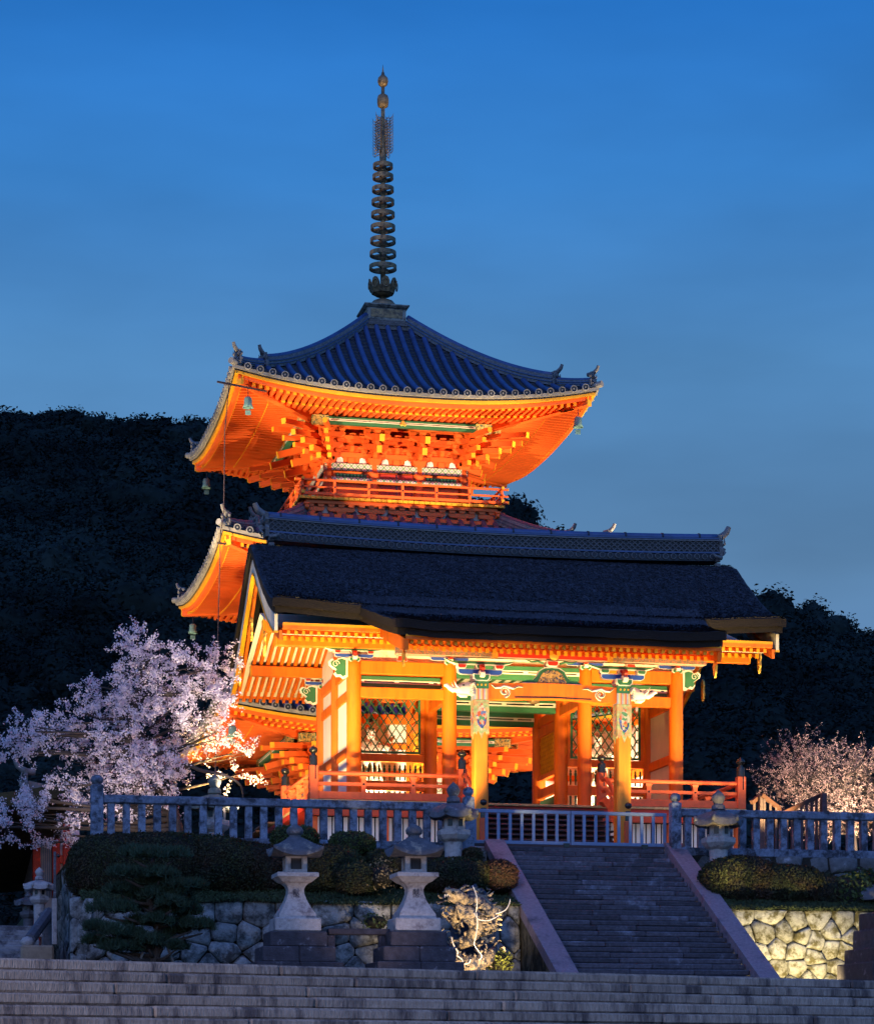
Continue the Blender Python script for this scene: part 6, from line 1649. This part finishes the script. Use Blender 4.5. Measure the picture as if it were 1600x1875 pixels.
# ragged manes and cloud flames: many curled leaf shapes
rr = random.Random(5)
for i in range(120):
    px = rr.uniform(806, 916); py = rr.uniform(1628, 1780); e = abs(px-862)/56
    if e > .97 or (py < 1650 and px > 900): continue
    a = rr.uniform(0, 2*PI); L = rr.uniform(6, 17); dy = rr.uniform(-.5, .4); w = rr.uniform(1.8, 4.2)
    p0 = P3(px, py, dy); p1 = P3(px+L*.5*math.cos(a), py+L*.5*math.sin(a), dy-.1); p2 = P3(px+L*math.cos(a+.5), py+L*math.sin(a+.5), dy-.05)
    m = MB(); m.tube([p0, p1, p2], [w*s6, w*.9*s6, .3*s6], 6, sq=rr.uniform(.35, .9)); part('flame_curl', m, DRAG, dr, True)
for i, pts in enumerate([[(865, 1622, -.6), (872, 1640, -.7), (873, 1660, -.7), (871, 1672, -.6)], [(868, 1672, -.7), (876, 1684, -.7), (895, 1686, -.7), (915, 1676, -.6)], [(907, 1674, -.6), (924, 1668, -.7), (932, 1656, -.7), (934, 1646, -.7)],
                         [(826, 1716, -.6), (830, 1730, -.7), (838, 1744, -.7), (836, 1748, -.7)], [(836, 1750, -.7), (846, 1758, -.75), (848, 1766, -.75), (858, 1764, -.7), (862, 1757, -.7)], [(873, 1700, -.7), (871, 1716, -.8), (868, 1730, -.8), (876, 1742, -.8), (882, 1752, -.8), (876, 1760, -.7)], [(872, 1672, -.75), (874, 1688, -.8), (873, 1704, -.8)]]):
    m = MB(); P = [P3(*p) for p in pts]; Q = []
    for k in range(len(P)-1):
        for j in range(5):
            t_ = j/5; p0, p1, p2, p3 = P[max(0, k-1)], P[k], P[k+1], P[min(len(P)-1, k+2)]
            Q.append(.5*((2*p1)+(p2-p0)*t_+(2*p0-5*p1+4*p2-p3)*t_*t_+(3*p1-p0-3*p2+p3)*t_**3))
    Q.append(P[-1]); m.tube(Q, [1.0*s6]*(len(Q)-1)+[.3*s6], 6); part('whisker', m, WIRE, dr, True)
# the dark smooth rock core behind the coils
m = MB()
def rk(u, v):
    a, b = 2*PI*u, PI*(v-.5); n_ = 1+.28*noise.noise(Vector((math.cos(a)*1.5, math.sin(a)*1.5, b*1.7)))
    c = at(872, 1725, D+.75); return (c.x+.62*n_*math.cos(a)*math.cos(b), c.y+.35*n_*math.sin(a)*math.cos(b), c.z+.15+1.15*n_*math.sin(b))
m.grid(rk, 28, 18); part('rock_core', m, mat('blue_black_rock', (.035,.045,.08), .5, .4, 4, .5), dr, True)

# ================================================================ LEFT SIDE: steps, railing, posts, hall
t = thing('side_steps', 'dark narrow steps rising at the far left edge', 'steps', (-1, 66, TZ))
for k in range(17):
    y = 65.6+.34*k; z = TZ+.22+.155*k
    m = MB(); m.cbox((-7, y, z-.16), (3.72, y+.42, z), .028); part('step_stone', m, STONE, t)
m = MB(); m.prism([(66.1, TZ-.1), (90, TZ-.1), (90, 5.6), (71.3, 5.6)], -7, 3.68, 'X'); part('step_core', m, JOINT, t)
t = thing('stone_handrail', 'sloping stone handrail with round knob beside the far left steps', 'handrail', tuple(at(60, 1850, 65)))
m = MB(); m.tube([at(54, 1722, 65), at(70, 1700, 66.5), at(90, 1672, 69)], .16, 8); part('sloping_rail', m, LANTDK, t, 40)
m = MB(); m.lathe([(.01, -.16), (.12, -.12), (.2, 0), (.12, .12), (.01, .16)], tuple(at(50, 1726, 64.9)), 14); part('knob', m, LANT, t, True)
m = MB(); m.lathe([(.01, -.12), (.16, -.08), (.26, 0), (.16, .08), (.01, .12)], tuple(at(86, 1676, 69)), 14); part('newel_cap', m, LANTDK, t, True)
a = at(86, 1680, 69); m = MB(); m.cbox((a.x-.13, 68.87, 3), (a.x+.13, 69.13, a.z), .02); part('newel', m, LANTDK, t)
a = at(46, 1740, 64.9); m = MB(); m.cbox((a.x-.12, 64.7, TZ), (a.x+.75, 65.0, a.z+.12), .05); part('foot_block', m, mat('tan_stone', (.30,.22,.16), .85, .25, 8, .3), t)
t = thing('grey_post', 'grey-white marker post standing beside the left end of the wall', 'post', tuple(at(100, 1760, 65)))
a, b = at(95, 1730, 65), at(104, 1646, 65); m = MB(); m.cbox((a.x, 64.93, a.z), (b.x, 65.07, b.z), .01); part('shaft', m, LANT, t)
a, b = at(98, 1646, 65), at(103, 1560, 65); m = MB(); m.cbox((a.x, 64.97, a.z), (b.x, 65.03, b.z), .01); part('upper_shaft', m, LANTDK, t)
m = MB(); p = at(107, 1568, 65); m.lathe([(.01, -.05), (.06, 0), (.01, .05)], tuple(p), 10); part('lamp_head', m, DARKP, t, True)
# low hall with a sweeping roof at the left edge
hall = thing('side_hall', 'small red and white hall under a dark sloping roof, behind the blossoms', 'hall', (1.5, 82, 5.0))
HY = 80.0
def hx(px): return at(px, 1500, HY).x
hz = lambda py, px=60: at(px, py, HY).z
m = MB(); m.box((hx(66), HY+1.2, 3), (hx(150), HY+8, hz(1490))); part('hall_wall', m, mat('lilac_white_wall', (.62,.55,.60), .8, .08), hall)
for px in (106, 126, 70): m = MB(); m.cbox((hx(px)-.13, HY+1.0, 3), (hx(px)+.13, HY+1.25, hz(1492)), .02); part('hall_post', m, REDP, hall)
for py in (1568, 1655): m = MB(); m.cbox((hx(100), HY+1.05, hz(py)-.14), (hx(150), HY+1.19, hz(py)+.14), .02); part('hall_beam', m, mat('bright_red_beam', (.60,.05,.02), .5), hall)
for i in range(9):
    px = 75+i*3.8; m = MB(); m.box((hx(px)-.02, HY+1.14, hz(1640)), (hx(px)+.02, HY+1.18, hz(1540))); part('window_bar', m, mat('blue_grey_bar', (.16,.22,.34), .6), hall)
XR, XL = hx(112), -9.0
def zr(X, y): u = (X-XL)/(XR-XL); v = (y-74.5)/15.5; return (8.75+.65*u+.5*u**6)*(1-v)+(6.6+1.5*u)*v
def hroof(u, v): X = XL+(XR-XL)*u; y = 74.5+15.5*v; return (X, y, zr(X, y)+.42)
m = MB(); m.grid(hroof, 24, 6); n0 = len(m.v); m.grid(lambda u, v: (hroof(u, v)[0], hroof(u, v)[1], hroof(u, v)[2]-.42), 24, 6, flip=True)
w25 = 25; ring = list(range(w25))+[j*w25+24 for j in range(1, 7)]+[6*w25+i for i in range(23, -1, -1)]+[j*w25 for j in range(5, 0, -1)]
for p, q in zip(ring, ring[1:]+ring[:1]): m.f.append((q, p, p+n0, q+n0)); m.mi.append(0)
part('hall_roof', m, mat('mossy_bark_roof', (.045,.04,.02), .9, .45, 2, .6, 18), hall, 40)
for i in range(44):
    y = 74.7+i*.34; m = MB(); m.beam((XL+.1, y, zr(XL, y)-.06), (-.6, y, zr(-.6, y)-.06), .10, .12); part('hall_rafter', m, mat('brown_rafter', (.20,.055,.02), .7, .3), hall)
horn(hall, tuple(at(50, 1432, HY+1.5)), (-1, 0, 0), .9)
m = MB(); a, b = at(50, 1440, HY+1.6), at(150, 1462, HY+1.6); m.beam(a, b, .3, .35); part('hall_ridge', m, ORN, hall)
# dark timber barriers beyond the right fence
t = thing('timber_barrier', 'dark folding timber barrier behind the right stone fence', 'barrier', tuple(at(1440, 1540, 69)))
zig = [(1376, 1470), (1394, 1456), (1436, 1488), (1508, 1454)]
for (a, b) in zip(zig, zig[1:]):
    A, B = at(*a, 69), at(*b, 69.3); m = MB(); m.beam(A, B, .10, .12); part('barrier_rail', m, mat('red_brown_wood', (.06,.025,.018), .7), t)
    n = max(2, int((b[0]-a[0])/9))
    for i in range(n):
        p = A.lerp(B, (i+.5)/n); m = MB(); m.box((p.x-.035, p.y-.03, UZ), (p.x+.035, p.y+.03, p.z-.05)); part('barrier_bar', m, DKWOOD, t)
for px, py in ((1394, 1455), (1508, 1453)):
    p = at(px, py, 69.1); m = MB(); m.cbox((p.x-.08, 69.02, UZ), (p.x+.08, 69.2, p.z), .01); part('barrier_post', m, DKWOOD, t)

# ================================================================ CHERRY TREES
def curve(P, n=8):
    Q = []
    for k in range(len(P)-1):
        p0, p1, p2, p3 = P[max(0, k-1)], P[k], P[k+1], P[min(len(P)-1, k+2)]
        for j in range(n):
            t_ = j/n; Q.append(.5*((2*p1)+(p2-p0)*t_+(2*p0-5*p1+4*p2-p3)*t_*t_+(3*p1-p0-3*p2+p3)*t_**3))
    return Q+[P[-1]]
def cherry(label, Y, trunk, blobs, m_, csize, petals, seed, upright=0.0, twig_len=.55, dens=1.0, spreadY=2.4):
    rr = random.Random(seed); rg = np.random.default_rng(seed)
    b0 = at(*trunk[0], Y); t = thing('cherry_tree', label, 'cherry tree', (b0.x, b0.y, UZ-.2))
    T = [at(p[0], p[1], Y) for p in trunk]; TQ = curve(T, 6)
    m = MB(); m.tube(TQ, [.24*(1-.72*i/len(TQ)) for i in range(len(TQ))], 10); part('trunk', m, TWIG, t, True)
    s = (b0.x*SN+Y*CS)/4400; C = []; tw = MB()
    for (px, py, rx, ry, dn) in blobs:
        c = at(px, py, Y+rr.uniform(-spreadY, spreadY)*.5); r = Vector((rx*s, min(spreadY*.5, .5+rx*s*.55), ry*s))
        # limb from the nearest trunk point
        q = min(TQ, key=lambda p: (p-c).length+max(0, p.z-c.z)*.8)
        mid = q.lerp(c, .5)+Vector((rr.uniform(-.2, .2), rr.uniform(-.2, .2), rr.uniform(-.25, .15)))
        L = (c-q).length; m = MB(); LQ = curve([q, mid, c], 6); w = min(.11, .02+.018*L); m.tube(LQ, [w*(1-.8*i/len(LQ)) for i in range(len(LQ))], 6); part('limb', m, TWIG, t, True)
        ntw = int(rx*ry*.030*dn*dens)+5
        for i in range(ntw):
            d = Vector((rr.gauss(0, 1), rr.gauss(0, 1), rr.gauss(0, 1))).normalized()*(rr.random()**.33)
            e = c+Vector((d.x*r.x, d.y*r.y, d.z*r.z)); st_ = LQ[rr.randrange(4, len(LQ))] if rr.random() < .6 else c.lerp(e, rr.uniform(.2, .6))
            dd = (e-c); dd = dd.normalized() if dd.length > 1e-3 else Vector((0,0,1))
            dd = (dd+Vector((rr.gauss(0,.5), rr.gauss(0,.5), rr.gauss(0,.35)+upright))).normalized()
            tip = e+dd*twig_len*rr.uniform(.3, 1)
            if rr.random() < .5: tw.tube([st_, st_.lerp(e, .5)+Vector((0,0,-.05)), e, tip], [.016, .012, .008, .004], 3, cap=False)
            else: tw.tube([e-dd*.2, tip], [.007, .004], 3, cap=False)
            n = rr.randint(4, 8)
            for j in range(n):
                p = e.lerp(tip, j/(n-1) if n > 1 else 0)+Vector((rr.gauss(0,.045), rr.gauss(0,.045), rr.gauss(0,.045))); C.append(tuple(p))
    C = np.array(C); n = len(C)
    part('twigs', tw, TWIG, t, stuff=True)
    P = np.repeat(C, petals, 0)+rg.normal(size=(n*petals,3))*csize
    V, F = leaf_cards(P, csize*1.15, 1.15, None, 1, rg)
    ins('blossoms', np_mesh('blossoms', V-np.array(wl(t)), F, m_), t, wl(t), stuff=True)
    return t
blobs = [(255,1178,34,22,1.1),(290,1205,50,26,1),(225,1175,18,14,.8),(252,1232,45,34,1),(235,1262,28,26,1),(195,1268,42,24,.9),(165,1255,16,12,.7),(300,1255,60,40,1),(352,1222,34,26,1),(395,1220,44,32,1),(412,1262,34,24,1.1),(360,1268,48,30,1),(375,1300,50,30,.8),
 (240,1300,62,36,1),(300,1310,60,36,.8),(150,1305,46,22,1),(105,1322,40,22,1),(60,1340,36,24,1),(25,1352,24,18,.9),(10,1378,14,14,.7),(45,1375,18,14,.7),(70,1372,18,12,.6),(160,1335,60,26,.9),(225,1345,60,30,1),(135,1368,22,14,.7),(330,1345,50,34,.8),
 (180,1395,55,26,1),(240,1385,60,30,1),(290,1398,60,30,1.2),(320,1380,36,22,1.2),(200,1420,46,22,1),(255,1432,60,26,1),(300,1436,44,26,1),(330,1415,30,20,.7),(380,1358,40,24,.35),(425,1380,38,20,.28),(410,1330,34,20,.4),(430,1420,40,16,.22),
 (110,1440,40,18,1),(70,1462,34,22,1),(30,1478,32,26,1),(8,1515,18,28,1),(45,1500,24,16,.8),(150,1462,34,18,.8),(190,1478,22,22,.8),(140,1500,24,22,.8),(100,1528,28,12,.7),(75,1545,14,8,.6),(235,1475,40,26,.6),(290,1480,40,24,.6)]
ct = cherry('cherry tree in full pale pink blossom overhanging the left stone fence', 72.0, [(330,1560), (318,1500), (300,1440), (262,1360), (240,1310), (262,1240), (250,1190)], blobs, BLOS, .048, 8, 3, dens=.46)
# the dark bough reaching right across the lowest roof
m = MB(); Q = curve([at(300,1440,72), at(335,1402,71.5), at(370,1412,71.2), at(412,1420,71), at(440,1438,71), at(445,1462,71)], 6); m.tube(Q, [.075*(1-.7*i/len(Q)) for i in range(len(Q))], 7); part('bough', m, TWIG, ct, True)
m = MB(); Q = curve([at(235,1345,72), at(250,1300,72), at(275,1262,72)], 6); m.tube(Q, [.09*(1-.8*i/len(Q)) for i in range(len(Q))], 7); part('bough', m, TWIG, ct, True)
rb2 = [(1450,1395,36,26,.9),(1425,1440,30,26,.8),(1480,1430,50,34,1),(1530,1400,46,30,1),(1580,1400,46,30,1),(1545,1450,56,34,1.1),(1600,1440,50,40,1.1),(1500,1470,50,24,.8),(1460,1480,40,16,.5),(1560,1490,60,20,.9),(1620,1490,50,24,.9),(1465,1372,26,16,.6),(1510,1378,26,14,.6),(1660,1420,50,50,.8),(1440,1410,26,20,.6),(1550,1520,50,18,.7),(1490,1520,40,16,.5)]
cherry('dusky pink budding cherry tree behind the right stone fence', 75.0, [(1560,1600), (1558,1540), (1550,1480), (1540,1430)], rb2, BUDS, .028, 6, 9, upright=.75, twig_len=.9, dens=1.3)
